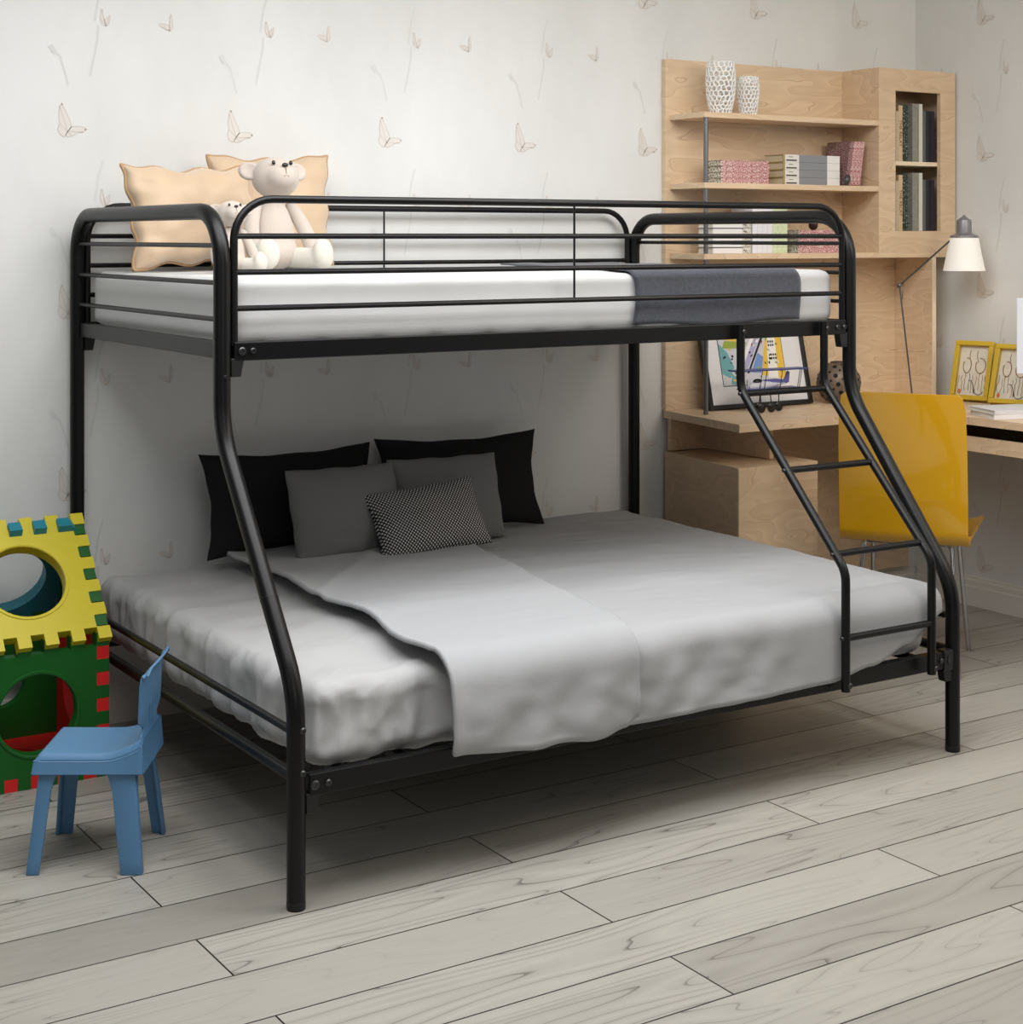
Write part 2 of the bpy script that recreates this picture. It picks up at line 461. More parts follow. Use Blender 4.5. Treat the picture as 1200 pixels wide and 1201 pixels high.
# long side rails
def rail(y, z0, z1, t=.014):
    bm = B(); box(bm, XL + .026, XR - .026, y - t, y + t, z0, z1, .003)
    return obj('side_rail', bm, M_BLACK, bed, world=True)
r1 = rail(YU, 1.154, 1.199); r2 = rail(YB, 1.154, 1.199); r3 = rail(YF, .240, .287); r4 = rail(YB, .240, .287)
for x in (XL + .045, XL + .073, XR - .062, XR - .034): bolt(r1, (x, YU - .015, 1.177), r=.0075 if x not in (XL + .045,) else .010)
for x, rr in ((XL + .038, .011), (XL + .070, .008), (XR - .06, .008)): bolt(r3, (x, YF - .015, .264), r=rr)
for z in (.387, .295): bolt(bed, (XL + .007, YF - RT + .001, z), r=.0075)
bolt(bed, (XL, YU - RT + .001, 1.118), r=.005)
bm = B()
poly = [(0, .014), (.008, 0), (0, -.014), (-.008, 0)]
box(bm, XR - .052, XR - .017, YF - .018, YF + .012, .235, .292, .003)
lk = obj('rail_bracket', bm, M_PLASTIC, bed, world=True)
bm = B(); prism(bm, poly, 0, .002, Matrix.Translation((XR - .034, YF - .018, .264)) @ Matrix.Rotation(PI / 2, 4, 'X')); obj('bolt', bm, M_BOLT, lk, world=True)
# slats
for k in range(12):
    x = XL + .12 + k * (XR - XL - .24) / 11
    bm = B(); box(bm, x - .012, x + .012, YU + .014, YB - .014, 1.170, 1.186, .002); obj('slat', bm, M_BLACK, bed, world=True)
    bm = B(); box(bm, x - .012, x + .012, YF + .014, YB - .014, .262, .278, .002); obj('slat', bm, M_BLACK, bed, world=True)
# guard rails
for y in (YU, YB):
    xa, xb = XL + .030, XR - .030
    bm = B()
    tube(bm, fillet([(xa, y, 1.19), (xa, y, 1.539), (xb, y, 1.539), (xb, y, 1.19)], [0, .10, .10, 0], 8), .0098, 12)
    g = obj('guard_rail', bm, M_BLACK, bed, world=True, smooth='auto')
    for z in (1.45, 1.364, 1.278):
        bm = B(); tube(bm, [(xa, y, z), (xb, y, z)], .0072, 10); obj('guard_bar', bm, M_BLACK, g, world=True, smooth='auto')
    bm = B(); tube(bm, [((xa + xb) / 2, y - .001, 1.278), ((xa + xb) / 2, y - .001, 1.535)], .0031, 8); obj('guard_upright', bm, M_BLACK, g, world=True, smooth='auto')
# ladder
lx0, lx1 = 3.088, 3.410
yu, yl = YU - .032, YF - .046
bm = B()
for x in (lx0, lx1):
    tube(bm, fillet([(x, yu, 1.197), (x, yu, 1.012), (x, yl, .562), (x, yl, .245)], [0, .07, .07, 0], 6), .0122, 12)
lad = obj('ladder', bm, M_BLACK, bed, world=True, smooth='auto')
for z in (1.0, .803, .602, .386):
    t = min(1, max(0, (1.012 - z) / (1.012 - .562))); y = yu + (yl - yu) * t
    bm = B(); tube(bm, [(lx0 - .004, y, z), (lx1 + .004, y, z)], .0095, 12); obj('rung', bm, M_BLACK, lad, world=True, smooth='auto')
    bolt(lad, (lx0 - .0125, y, z), 'x', r=.006)
for x in (lx0, lx1):
    bolt(lad, (x + .003, yu - .012, 1.177), r=.007); bolt(lad, (x + .004, yl - .012, .262), r=.008)

# ------------------------------------------------------------------ mattresses
def nz(p, s, o=0): return noise.noise(Vector((p[0] * s + o, p[1] * s + o * .7, p[2] * s)))
def soft_box(x0, x1, y0, y1, z0, z1, rad, amp, fn=None, nx=110, ny=80, nzv=14):
    """rounded box as dense grid; displaced with noise"""
    bm = B()
    bmesh.ops.create_cube(bm, size=1)
    bm2 = B()
    def add(face):
        ax, s = face
        dims = {'x': (ny, nzv), 'y': (nx, nzv), 'z': (nx, ny)}[ax]
        g = []
        for i in range(dims[0] + 1):
            row = []
            for j in range(dims[1] + 1):
                a = i / dims[0]; b_ = j / dims[1]
                if ax == 'x': p = Vector((x1 if s > 0 else x0, y0 + (y1 - y0) * a, z0 + (z1 - z0) * b_))
                elif ax == 'y': p = Vector((x0 + (x1 - x0) * a, y1 if s > 0 else y0, z0 + (z1 - z0) * b_))
                else: p = Vector((x0 + (x1 - x0) * a, y0 + (y1 - y0) * b_, z1 if s > 0 else z0))
                row.append(bm2.verts.new(p))
            g.append(row)
        for i in range(dims[0]):
            for j in range(dims[1]):
                bm2.faces.new((g[i][j], g[i + 1][j], g[i + 1][j + 1], g[i][j + 1]))
    for ax in 'xyz':
        for s in (-1, 1): add((ax, s))
    bm.free()
    bmesh.ops.remove_doubles(bm2, verts=bm2.verts, dist=1e-5)
    for v in bm2.verts:
        c = Vector((min(max(v.co.x, x0 + rad), x1 - rad), min(max(v.co.y, y0 + rad), y1 - rad), min(max(v.co.z, z0 + rad), z1 - rad)))
        d = v.co - c
        nn = d.normalized() if d.length > 1e-9 else Vector((0, 0, 1))
        m = max(abs(d.x), abs(d.y), abs(d.z))
        if d.length > 1e-9: v.co = c + nn * m
        if fn: v.co = v.co + nn * fn(v.co, nn)
    return bm2

bm = soft_box(XL + .035, XR - .026, YU + .035, YB - .025, 1.19, 1.348, .032, 0, lambda p, n: .003 * nz(p, 5) + .0012 * nz(p, 18), 120, 60, 16)
tag(obj('upper_mattress', bm, M_WHITE, None, smooth=True, loc=(XL + .035, YU + .035, 1.19)), 'smooth white mattress on the top bunk under the grey throw', 'mattress')

def sheet_fn(p, n):
    side = max(0, 1 - abs(n.z)) + .25
    k = 0
    k += .010 * nz((p.x * 2.2, p.y * 3.5, p.z * 1.0), 2.2, 3)
    f = max(0, 1 - (p.x - XL) / .55)
    fr = max(0, 1 - (p.y - YF) / .3) if p.x < 2.1 else 0
    # wrinkles fanning over the left end and front-left corner
    w = noise.ridged_multi_fractal(Vector((p.x * 5 + p.y * 2.0, p.y * 7 - p.x * 5, p.z * 3)), 1, 2.1, 3, 1, 2)
    w3 = noise.ridged_multi_fractal(Vector((p.x * 13 - p.y * 6, p.y * 15 + p.x * 4, p.z * 6)), 1, 2.1, 3, 1, 2)
    k += (.017 * (w - 1.0) + .007 * (w3 - 1)) * max(f * .8, fr) * (.35 + .65 * side)
    if p.z < .36: k += .004 * math.sin(p.x * 60 + p.y * 55 + 4 * nz(p, 6)) * side * max(0, (.36 - p.z) / .07)
    if p.x > 2.1: k *= .4
    return k - .004
LMX0, LMX1, LMY0, LMY1 = XL + .045, XR - .06, YF + .026, YB - .025
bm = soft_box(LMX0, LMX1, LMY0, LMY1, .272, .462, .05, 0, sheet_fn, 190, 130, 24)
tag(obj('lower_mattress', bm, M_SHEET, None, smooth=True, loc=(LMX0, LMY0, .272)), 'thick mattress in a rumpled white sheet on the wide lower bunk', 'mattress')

# throw over the upper mattress
bm = B()
nx_, ny_ = 46, 90
x0, x1 = 2.752, 3.365
ztop = 1.357; zb = 1.199; yfront = YU + .024; yback = YB - .04
ra = .042
L1 = yback - (yfront + ra); L2 = ra * PI / 2; L3 = ztop - ra - zb
grid = []
for i in range(nx_ + 1):
    row = []
    for j in range(ny_ + 1):
        u = i / nx_; s = j / ny_ * (L1 + L2 + L3)
        drop = 0
        if s < L1: y = yback - s; z = ztop; n = Vector((0, 0, 1))
        elif s < L1 + L2:
            a = (s - L1) / ra; y = yfront + ra - ra * math.sin(a); z = ztop - ra + ra * math.cos(a); n = Vector((0, -math.sin(a), math.cos(a)))
        else: y = yfront; z = ztop - ra - (s - L1 - L2); n = Vector((0, -1, 0)); drop = (s - L1 - L2) / L3
        x = x0 + (x1 - x0) * u
        sk = (1 - min(1, s / L1))
        x += .20 * (sk ** 1.0) * (1 - u) + .004 * math.sin(s * 25)
        z += drop * .006 * math.sin(u * 8 + .7)
        p = Vector((x, y, z)) + n * (.003 * nz((x, y, z), 9) + .002)
        row.append(bm.verts.new(p))
    grid.append(row)
for i in range(nx_):
    for j in range(ny_): bm.faces.new((grid[i][j], grid[i + 1][j], grid[i + 1][j + 1], grid[i][j + 1]))
bm = baked(bm, [('SOLIDIFY', dict(thickness=.006, offset=1))])
tag(obj('throw_blanket', bm, M_THROW, None, smooth=True, loc=(x0, yfront, 1.2)), 'dark grey fleece throw laid across the foot of the top bunk', 'blanket')

# duvet on the lower bunk
def drape(xa_fn, xb_fn, hem_fn, ztop, yfront, yback, ra, amp, NX, NY, crease=None, lift=None):
    bm = B(); grid = []
    for i in range(NX + 1):
        u = i / NX; row = []
        xm = xa_fn(3.2) + (xb_fn(3.2) - xa_fn(3.2)) * u
        zh = hem_fn(xm)
        L1 = yback - (yfront + ra); L2 = ra * PI / 2; L3 = ztop - ra - zh
        for j in range(NY + 1):
            s = (j / NY) * (L1 + L2 + L3); drop = 0
            if s < L1: y = yback - s; z = ztop; n = Vector((0, 0, 1))
            elif s < L1 + L2:
                a = (s - L1) / ra; y = yfront + ra - ra * math.sin(a); z = ztop - ra + ra * math.cos(a); n = Vector((0, -math.sin(a), math.cos(a)))
                drop = a / 6
            else:
                y = yfront; z = ztop - ra - (s - L1 - L2); n = Vector((0, -1, 0)); drop = .25 + .75 * (s - L1 - L2) / .16
            X = xa_fn(y if s < L1 else yfront - .0) + (xb_fn(y if s < L1 else yfront) - xa_fn(y if s < L1 else yfront)) * u
            p = Vector((X, y, z))
            # soft large undulation on top; diagonal swags on the hanging front
            d = amp * (.5 * nz((X * 1.1, y * 2.2, 0), 3.0, 5) + .22 * nz((X * 1.5, y * 5, 0), 6, 9))
            if drop > 0:
                q = X * 11 + z * 14
                wx_ = 1 - .92 * min(1, max(0, (X - 2.80) / .22))
                d += min(1, drop) * wx_ * (.011 * math.sin(q + 3.5 * nz((X, z, 0), 4, 2)) + .007 * nz((X * 2, z * 4, 0), 7, 4) + .006)
            # swag ridges spreading from the edge
            rg = noise.ridged_multi_fractal(Vector((X * 3.3 + y * 2.5 + z * 5, y * 2.2 - X * 1.2, z * 2)), 1, 2.0, 2, 1, 2)
            rg2 = noise.ridged_multi_fractal(Vector((X * 6 - y * 5 + z * 9, y * 5 + X * 4, z * 3 + 7)), 1, 2.0, 3, 1, 2)
            kk = 1 if drop == 0 else (1 - .8 * min(1, max(0, (X - 2.8) / .22)))
            dq = min(1, drop * 2)
            d += (.0035 * (rg - 1) * .4 + .0012 * (rg2 - 1) * .25) * (1 - dq)
            aa = X * .55 + z * .83; ab = -X * .83 + z * .55
            fold = noise.noise(Vector((aa * 2.2, ab * 7.5, 3.1))) + .45 * noise.noise(Vector((aa * 4 + ab * 3, ab * 15, 8.2)))
            d += dq * kk * (.013 * fold + .002)
            if crease: d += crease(X, y, s < L1)
            if lift: d += lift(u, s / (L1 + L2 + L3))
            row.append(bm.verts.new(p + n * d))
        grid.append(row)
    for i in range(NX):
        for j in range(NY): bm.faces.new((grid[i][j], grid[i + 1][j], grid[i + 1][j + 1], grid[i][j + 1]))
    return bm
def interp(tab, x):
    if x <= tab[0][0]: return tab[0][1]
    for (a, b_), (c, d) in zip(tab, tab[1:]):
        if x <= c:
            t = (x - a) / (c - a); t = t * t * (3 - 2 * t); return b_ + (d - b_) * t
    return tab[-1][1]
DZ = .478
dv = thing('duvet', 'light grey duvet folded at the left and draped down the front of the lower bunk', 'duvet', (1.9, YF, .27))
def crease1(X, y, top):
    # diagonal ridge running back to front on the left part
    if not top: return 0
    e = .006 * math.exp(-((X - (1.92 + (y - 3.95) * .90)) / .025) ** 2) if y > 3.9 else 0
    return e
bm = drape(lambda y: 2.34 + (y - 3.2) * .17, lambda y: XR - .055, lambda x: interp([(2.3, .262), (2.7, .262), (3.05, .268), (3.2, .292), (3.34, .335), (3.48, .40)], x), DZ, YF - .020, YB - .045, .055, .010, 150, 130, lift=lambda u, s: -.014 * max(0, (u - .95) / .05) ** 2)
bm = baked(bm, [('SOLIDIFY', dict(thickness=.006, offset=-1))])
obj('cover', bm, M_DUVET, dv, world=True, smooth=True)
def lift_edge(u, s):
    # soft rolled edge on the left, thin overlap seam on the right
    return .016 + .007 * math.exp(-(u / .05) ** 2) + .003 * math.exp(-((1 - u) / .015) ** 2)
bm = drape(lambda y: interp([(3.19, 1.875), (3.4, 1.86), (3.7, 1.92), (3.95, 1.90), (4.2, 1.93), (4.62, 1.915)], y), lambda y: 2.40 + (y - 3.2) * .19,
           lambda x: interp([(1.87, .288), (2.1, .262), (2.3, .256), (2.36, .268), (2.40, .292)], x), DZ, YF - .024, YB - .09, .055, .010, 90, 110, crease=crease1, lift=lift_edge)
bm = baked(bm, [('SOLIDIFY', dict(thickness=.012, offset=-1))])
obj('folded_layer', bm, M_DUVET, dv, world=True, smooth=True)

# ------------------------------------------------------------------ pillows
def pillow_bm(w, h, t, c=.06, p=.55, n=30, seed=0, wr=.004, flop=0):
    bm = B()
    def pos(u, v, side):
        x = w / 2 * u * (1 - c * (1 - v * v)); y = h / 2 * v * (1 - c * 1.2 * (1 - u * u))
        k = ((1 - u * u) * (1 - v * v))
        zt = t / 2 * (k ** p) * side
        if k > 0:
            zt += side * wr * noise.noise(Vector((u * 3 + seed, v * 3, seed + side))) * min(1, k * 4)
            e = max(abs(u), abs(v))
            q_ = (u if abs(v) > abs(u) else v)
            zt += side * wr * .9 * (math.sin(17 * q_ + seed * 2) * .6 + math.sin(31 * q_ + seed)) * (e ** 5) * min(1, k * 5) * (.4 + .6 * noise.noise(Vector((q_ * 2, seed, 0))))
        e_ = max(abs(u), abs(v)); rip = wr * .5 * (1 - min(abs(u), abs(v)) ** 3) * (e_ ** 6) * math.sin(9 * (u if abs(v) > abs(u) else v) + seed)
        if abs(v) > abs(u): y += rip
        else: x += rip
        return Vector((x, y + h / 2, zt + flop * (abs(u) ** 3)))
    def uu(i): return math.sin((i / n * 2 - 1) * PI / 2)
    F_, K_ = [], []
    for side, G in ((1, F_), (-1, K_)):
        for i in range(n + 1):
            G.append([])
            for j in range(n + 1):
                if side < 0 and (i in (0, n) or j in (0, n)): G[i].append(F_[i][j]); continue
                G[i].append(bm.verts.new(pos(uu(i), uu(j), side)))
        for i in range(n):
            for j in range(n):
                q = (G[i][j], G[i + 1][j], G[i + 1][j + 1], G[i][j + 1])
                bm.faces.new(q if side > 0 else tuple(reversed(q)))
    border = [pos(uu(i), -1, 0) for i in range(n)] + [pos(1, uu(j), 0) for j in range(n)] + [pos(uu(n - i), 1, 0) for i in range(n)] + [pos(-1, uu(n - j), 0) for j in range(n)]
    return bm, border
def pillow_M(x, y, z, yaw, lean, roll):
    return Matrix.Translation((x, y, z)) @ Matrix.Rotation(R(yaw), 4, 'Z') @ Matrix.Rotation(R(90 - lean), 4, 'X') @ Matrix.Rotation(R(roll), 4, 'Z')
def pillow(name, label, m, w, h, t, M, c=.06, seed=0, piping=None, wr=.004, p=.55, group=None):
    bm, border = pillow_bm(w, h, t, c, p, 30, seed, wr)
    if piping is None:
        o = obj(name, bm, m, None, smooth=True); o.matrix_world = M; WM[o] = M
        tag(o, label, 'pillow', group); return o
    e = thing(name, label, 'pillow', matrix=M, group=group)
    obj('pillow_case', bm, m, e, smooth=True)
    bm = B(); tube(bm, border + [border[0]], .0055, 8, cap=False); obj('piping', bm, piping, e, smooth=True)
    return e
# patterned fabric
def pattern_mat():
    m, nt, b = new_mat('dotted_black_white')
    N = nt.nodes.new; L = nt.links.new
    tc = N('ShaderNodeTexCoord')
    mp = N('ShaderNodeMapping'); mp.inputs['Scale'].default_value = (125, 125, 125); mp.inputs['Rotation'].default_value = (0, 0, R(45))
    L(tc.outputs['Object'], mp.inputs['Vector'])
    sp = N('ShaderNodeSeparateXYZ'); L(mp.outputs[0], sp.inputs[0])
    res = []
    for a in 'XY':
        f = N('ShaderNodeMath'); f.operation = 'FRACT'; L(sp.outputs[a], f.inputs[0])
        g = N('ShaderNodeMath'); g.operation = 'GREATER_THAN'; g.inputs[1].default_value = .42; L(f.outputs[0], g.inputs[0]); res.append(g)
    mu = N('ShaderNodeMath'); mu.operation = 'MULTIPLY'; L(res[0].outputs[0], mu.inputs[0]); L(res[1].outputs[0], mu.inputs[1])
    mx = N('ShaderNodeMixRGB'); mx.inputs[1].default_value = lin((26, 26, 27)); mx.inputs[2].default_value = lin((190, 190, 190))
    L(mu.outputs[0], mx.inputs[0]); L(mx.outputs[0], b.inputs['Base Color']); b.inputs['Roughness'].default_value = .9
    return m
BZ = .487
pillow('pillow', 'black pillow at the left end, half hidden by the slanted bed post', M_PBLACK, .60, .315, .13, pillow_M(2.155, 4.60, BZ, 4, 12, -.6), c=.10, seed=1, p=.42)
pillow('pillow', 'black pillow leaning on the wall, furthest right of the five pillows', M_PBLACK, .61, .32, .13, pillow_M(2.76, 4.60, BZ, -1, 12, -.5), c=.11, seed=2, p=.42)
pillow('pillow', 'plain grey pillow in front of the left black pillow', M_PGREY, .375, .275, .12, pillow_M(2.25, 4.405, BZ + .003, 4, 18, -.6), c=.025, seed=3, p=.42)
pillow('pillow', 'plain grey pillow in front of the right black pillow', M_PGREY, .385, .272, .10, pillow_M(2.622, 4.455, BZ + .003, -3, 16, 0), c=.03, seed=4, p=.42)
pillow('pillow', 'small black and white dotted cushion in front of the others', pattern_mat(), .385, .225, .10, pillow_M(2.49, 4.305, BZ + .004, -2, 30, 5), c=.075, seed=5, p=.42)
pillow('pillow', 'beige velvet pillow with piping beside the small bear, left on the top bunk', M_VELVET, .42, .305, .15, pillow_M(1.80, 4.50, 1.358, 8, 12, 1), c=.10, seed=6, piping=M_PIPING, wr=.017, p=.38)
pillow('pillow', 'beige velvet pillow with piping behind the big bear on the top bunk', M_VELVET, .39, .34, .12, pillow_M(2.105, 4.655, 1.360, -4, 6, 1), c=.08, seed=8, piping=M_PIPING, wr=.014, p=.38)

# ------------------------------------------------------------------ teddy bears
def bear(label, loc, rot, s, head_turn):
    e = thing('teddy_bear', label, 'teddy bear', matrix=Matrix.Translation(loc) @ Matrix.Rotation(rot, 4, 'Z') @ Matrix.Scale(s, 4))
    # local: faces -Y, metres at scale 1 (about 0.34 tall)
    bm = B()
    ell(bm, (0, .0, .105), (.066, .055, .112), taper=.28)
    ell(bm, (0, -.005, .05), (.072, .065, .052))
    bm = baked(bm, [('REMESH', dict(mode='VOXEL', voxel_size=.006)), ('SMOOTH', dict(iterations=10, factor=.6))])
    obj('body', bm, M_BEAR, e, smooth=True)
    HM = Matrix.Translation((.002, -.012, .262)) @ Matrix.Rotation(head_turn, 4, 'Z') @ Matrix.Rotation(R(-20), 4, 'X')
    bm = B()
    ell(bm, (0, 0, 0), (.070, .062, .060))
    ell(bm, (0, -.040, -.014), (.047, .040, .038))
    bm = baked(bm, [('REMESH', dict(mode='VOXEL', voxel_size=.005)), ('SMOOTH', dict(iterations=12, factor=.6))])
    bmesh.ops.transform(bm, matrix=HM, verts=bm.verts)
    hd = obj('head', bm, M_BEAR, e, smooth=True)
    for sx in (-1, 1):
        bm = B(); vs = ell(bm, (0, 0, 0), (.033, .015, .027))
        for v in vs:
            if v.co.y < -.002: v.co.y += .012 * max(0, 1 - (v.co.x / .024) ** 2 - (v.co.z / .022) ** 2)
        bmesh.ops.transform(bm, matrix=HM @ Matrix.Translation((sx * .072, .008, .022)) @ Matrix.Rotation(sx * R(20), 4, 'Z') @ Matrix.Rotation(-sx * R(15), 4, 'Y'), verts=bm.verts)
        obj('ear', bm, M_BEAR, hd, smooth=True)
        bm = B(); ell(bm, (sx * .026, -.060, .022), (.0055, .004, .0065), seg=12)
        bmesh.ops.transform(bm, matrix=HM, verts=bm.verts); obj('eye', bm, M_EYE, hd, smooth=True)
    bm = B(); ell(bm, (0, -.0775, .008), (.0095, .005, .0065), seg=12); bmesh.ops.transform(bm, matrix=HM, verts=bm.verts); obj('nose', bm, M_EYE, hd, smooth=True)
    bm = B()
    tube(bm, [(0, -.0785, .002), (0, -.0800, -.010), (0, -.0765, -.022)], .0010, 6)
    tube(bm, [(-.008, -.0765, -.026), (0, -.0765, -.022), (.008, -.0765, -.026)], .0010, 6)
    bmesh.ops.transform(bm, matrix=HM, verts=bm.verts); obj('mouth', bm, mat('mouth_thread', (120, 95, 85), .8), hd, smooth=True)
    for sx in (-1, 1):
        bm = B()
        pts = [Vector((sx * .045, 0, .195)), Vector((sx * .068, -.010, .165)), Vector((sx * .086, -.028, .12)), Vector((sx * .096, -.050, .075)), Vector((sx * .098, -.068, .045)), Vector((sx * .097, -.078, .030))]
        tube(bm, pts, [.015, .020, .022, .023, .022, .010], 16)
        obj('arm', baked(bm, [('SUBSURF', dict(levels=1, render_levels=1))]), M_BEAR, e, smooth=True)
        bm = B()
        a = sx * R(24)
        d = Vector((math.sin(a), -math.cos(a), 0))
        hip = Vector((sx * .04, -.01, .035))
        tube(bm, [hip, hip + d * .06, hip + d * .11, hip + d * .122], [.030, .030, .028, .012], 16)
        ft = hip + d * .125 + Vector((0, 0, .012))
        ell(bm, ft, (.037, .026, .046), Matrix.Rotation(a, 4, 'Z') @ Matrix.Rotation(R(-8), 4, 'X'))
        bm = baked(bm, [('REMESH', dict(mode='VOXEL', voxel_size=.005)), ('SMOOTH', dict(iterations=6, factor=.6))])
        lg = obj('leg', bm, M_BEARL, e, smooth=True)
    return e
bear('big cream teddy bear sitting in front of the right velvet pillow', (1.95, 4.32, 1.354), R(6), 1.0, R(-8))
bear('small cream teddy bear sitting left of the big bear behind the corner post', (1.757, 4.17, 1.353), R(2), .60, R(-8))

# ------------------------------------------------------------------ toy blocks
def puzzle_panel(name, size, n, m, parent, M, hole=.105, thick=.022, start=0, ring=True, mesh_edges=(1, 1, 1, 1)):
    """square foam tile with finger edges and a round window; local XY plane centred, thickness -z..0"""
    bm = B()
    h = size / 2; inn = h - thick; st = size / (2 * n + 1)
    pts = []
    def edge(k):
        # points along an edge from corner to corner in local frame (t along, d outward)
        out = []
        on = mesh_edges[k]
        if not on: return [(-inn, inn)]
        for i in range(2 * n + 1):
            t0 = -h + i * st; t1 = t0 + st
            full = (i % 2 == start)
            d = h if full else inn
            a, b_ = max(t0, -inn if not full else -h), min(t1, inn if not full else h)
            out += [(t0, d), (t1, d)]
        return out
    bound = []
    for k in range(4):
        c, s_ = [(1, 0), (0, 1), (-1, 0), (0, -1)][k]
        for t, d in edge(k):
            # edge k: outward direction (c, s), along direction (-s, c)
            t = max(-h, min(h, t))
            bound.append((c * d - s_ * t, s_ * d + c * t))
    # clean corners: clamp consecutive duplicates
    P = []
    for q in bound:
        if not P or (Vector(q) - Vector(P[-1])).length > 1e-5: P.append(q)
    if (Vector(P[0]) - Vector(P[-1])).length < 1e-5: P.pop()
    vo = [bm.verts.new((x, y, 0)) for x, y in P]
    eo = [bm.edges.new((vo[i], vo[(i + 1) % len(vo)])) for i in range(len(vo))]
    nh = 40
    vi = [bm.verts.new((hole * math.cos(2 * PI * k / nh), hole * math.sin(2 * PI * k / nh), 0)) for k in range(nh)]
    ei = [bm.edges.new((vi[i], vi[(i + 1) % nh])) for i in range(nh)]
    bmesh.ops.triangle_fill(bm, use_beauty=True, edges=eo + ei)
    for f in list(bm.faces):
        c = f.calc_center_median()
        if math.hypot(c.x, c.y) < hole * .98 and all(v in vi for v in f.verts): bm.faces.remove(f)
    r = bmesh.ops.extrude_face_region(bm, geom=list(bm.faces))
    bmesh.ops.translate(bm, vec=(0, 0, -thick), verts=[v for v in r['geom'] if isinstance(v, bmesh.types.BMVert)])
    if ring:
        # raised lip around the window
        prof = [(hole + .001, -.004), (hole + .001, .0015), (hole + .004, .003), (hole + .009, .003), (hole + .011, -.001)]
        lathe(bm, prof, 40, cap=False)
    bmesh.ops.transform(bm, matrix=M, verts=bm.verts)
    return obj(name, bm, m, parent, world=True)
S = .385; CX1 = 1.470; CYF = 4.315; TK = .034
cx = CX1 - S / 2
lb = thing('play_cube', 'green and red interlocking play cube with round windows, standing on the floor', 'toy cube', (cx, CYF + S / 2, 0))
def face_M(x, y, z, normal):
    n = Vector(normal).normalized()
    up = Vector((0, 0, 1)) if abs(n.z) < .9 else Vector((0, 1, 0))
    xa = up.cross(n).normalized(); ya = n.cross(xa)
    Mx = Matrix.Identity(4)
    for i in range(3): Mx[i][0] = xa[i]; Mx[i][1] = ya[i]; Mx[i][2] = n[i]; Mx[i][3] = (x, y, z)[i]
    return Mx
zc = S / 2
NF = 5
puzzle_panel('front_panel', S, NF, M_TG, lb, face_M(cx, CYF, zc, (0, -1, 0)), start=0, thick=TK)
puzzle_panel('side_panel', S - .0005, NF, M_TR, lb, face_M(CX1, CYF + S / 2, zc, (1, 0, 0)), start=1, thick=TK)
puzzle_panel('side_panel', S - .0005, NF, M_TR, lb, face_M(CX1 - S, CYF + S / 2, zc, (-1, 0, 0)), start=1, thick=TK)
puzzle_panel('back_panel', S - .001, NF, M_TG, lb, face_M(cx, CYF + S, zc, (0, 1, 0)), start=0, thick=TK, hole=.07)
puzzle_panel('bottom_panel', S - .001, NF, M_TR, lb, face_M(cx, CYF + S / 2, .0005, (0, 0, -1)), start=1, thick=TK, hole=.06, ring=False)
# sloping roof piece on top
pb = Vector((cx, CYF - .012, S - .005)); ridge = Vector((cx, CYF + .238, .667))
ub = thing('play_cube', 'yellow and cyan sloping play block with round windows, leaning on top of the green cube', 'toy cube', (cx, CYF + .2, S))
d = (ridge - pb); mid = pb + d * .5; nrm = Vector((0, -d.z, d.y)).normalized()
puzzle_panel('front_panel', d.length + .012, NF, M_TY, ub, face_M(mid.x, mid.y, mid.z, nrm), start=0, thick=TK, hole=.107)
p2 = Vector((cx, CYF + S + .02, S - .0)); d2 = (p2 - ridge); mid2 = ridge + d2 * .5; n2 = Vector((0, -d2.z, d2.y)).normalized()
if n2.y < 0: n2 = -n2
puzzle_panel('back_panel', d.length - .012, NF, M_TC, ub, face_M(mid2.x, mid2.y - .004, mid2.z - .020, n2), start=1, thick=TK, hole=.107)
# green triangular ends whose fingers show in the yellow panel's gaps
for sx, xx in ((1, CX1), (-1, CX1 - S)):
    bm = B()
    u = d.normalized(); back = -nrm
    st = (d.length + .012) / 11
    q0 = pb + back * TK + u * .02; q1 = ridge + back * TK - u * .02; q2 = p2 + Vector((0, -.06, .02)); q3 = pb + back * TK + Vector((0, .04, 0))
    x_in = xx - sx * TK
    poly = [q0, q1, Vector((0, p2.y - .05, S + .02)), ]
    a_ = [bm.verts.new((x_in, p.y, max(p.z, S + .004))) for p in poly]; b_ = [bm.verts.new((xx - sx * .001, p.y, max(p.z, S + .004))) for p in poly]
    bm.faces.new(a_); bm.faces.new(b_)
    for k in range(3): bm.faces.new((a_[k], a_[(k + 1) % 3], b_[(k + 1) % 3], b_[k]))
    for i in range(1, 11, 2):
        c0 = pb + u * (-.006 + i * st + .0022); c1 = pb + u * (-.006 + (i + 1) * st - .0022)
        fr = -back * .0005
        V = []
        for xq in (x_in + sx * .002, xx - sx * .0005):
            for cc, dd in ((c0, fr), (c1, fr), (c1, back * (TK + .01)), (c0, back * (TK + .01))):
                V.append(bm.verts.new((xq, (cc + dd).y, (cc + dd).z)))
        for f in ((0, 1, 2, 3), (4, 5, 6, 7), (0, 1, 5, 4), (1, 2, 6, 5), (2, 3, 7, 6), (3, 0, 4, 7)): bm.faces.new([V[k] for k in f])
    obj('side_panel', bm, M_TG, ub, world=True)

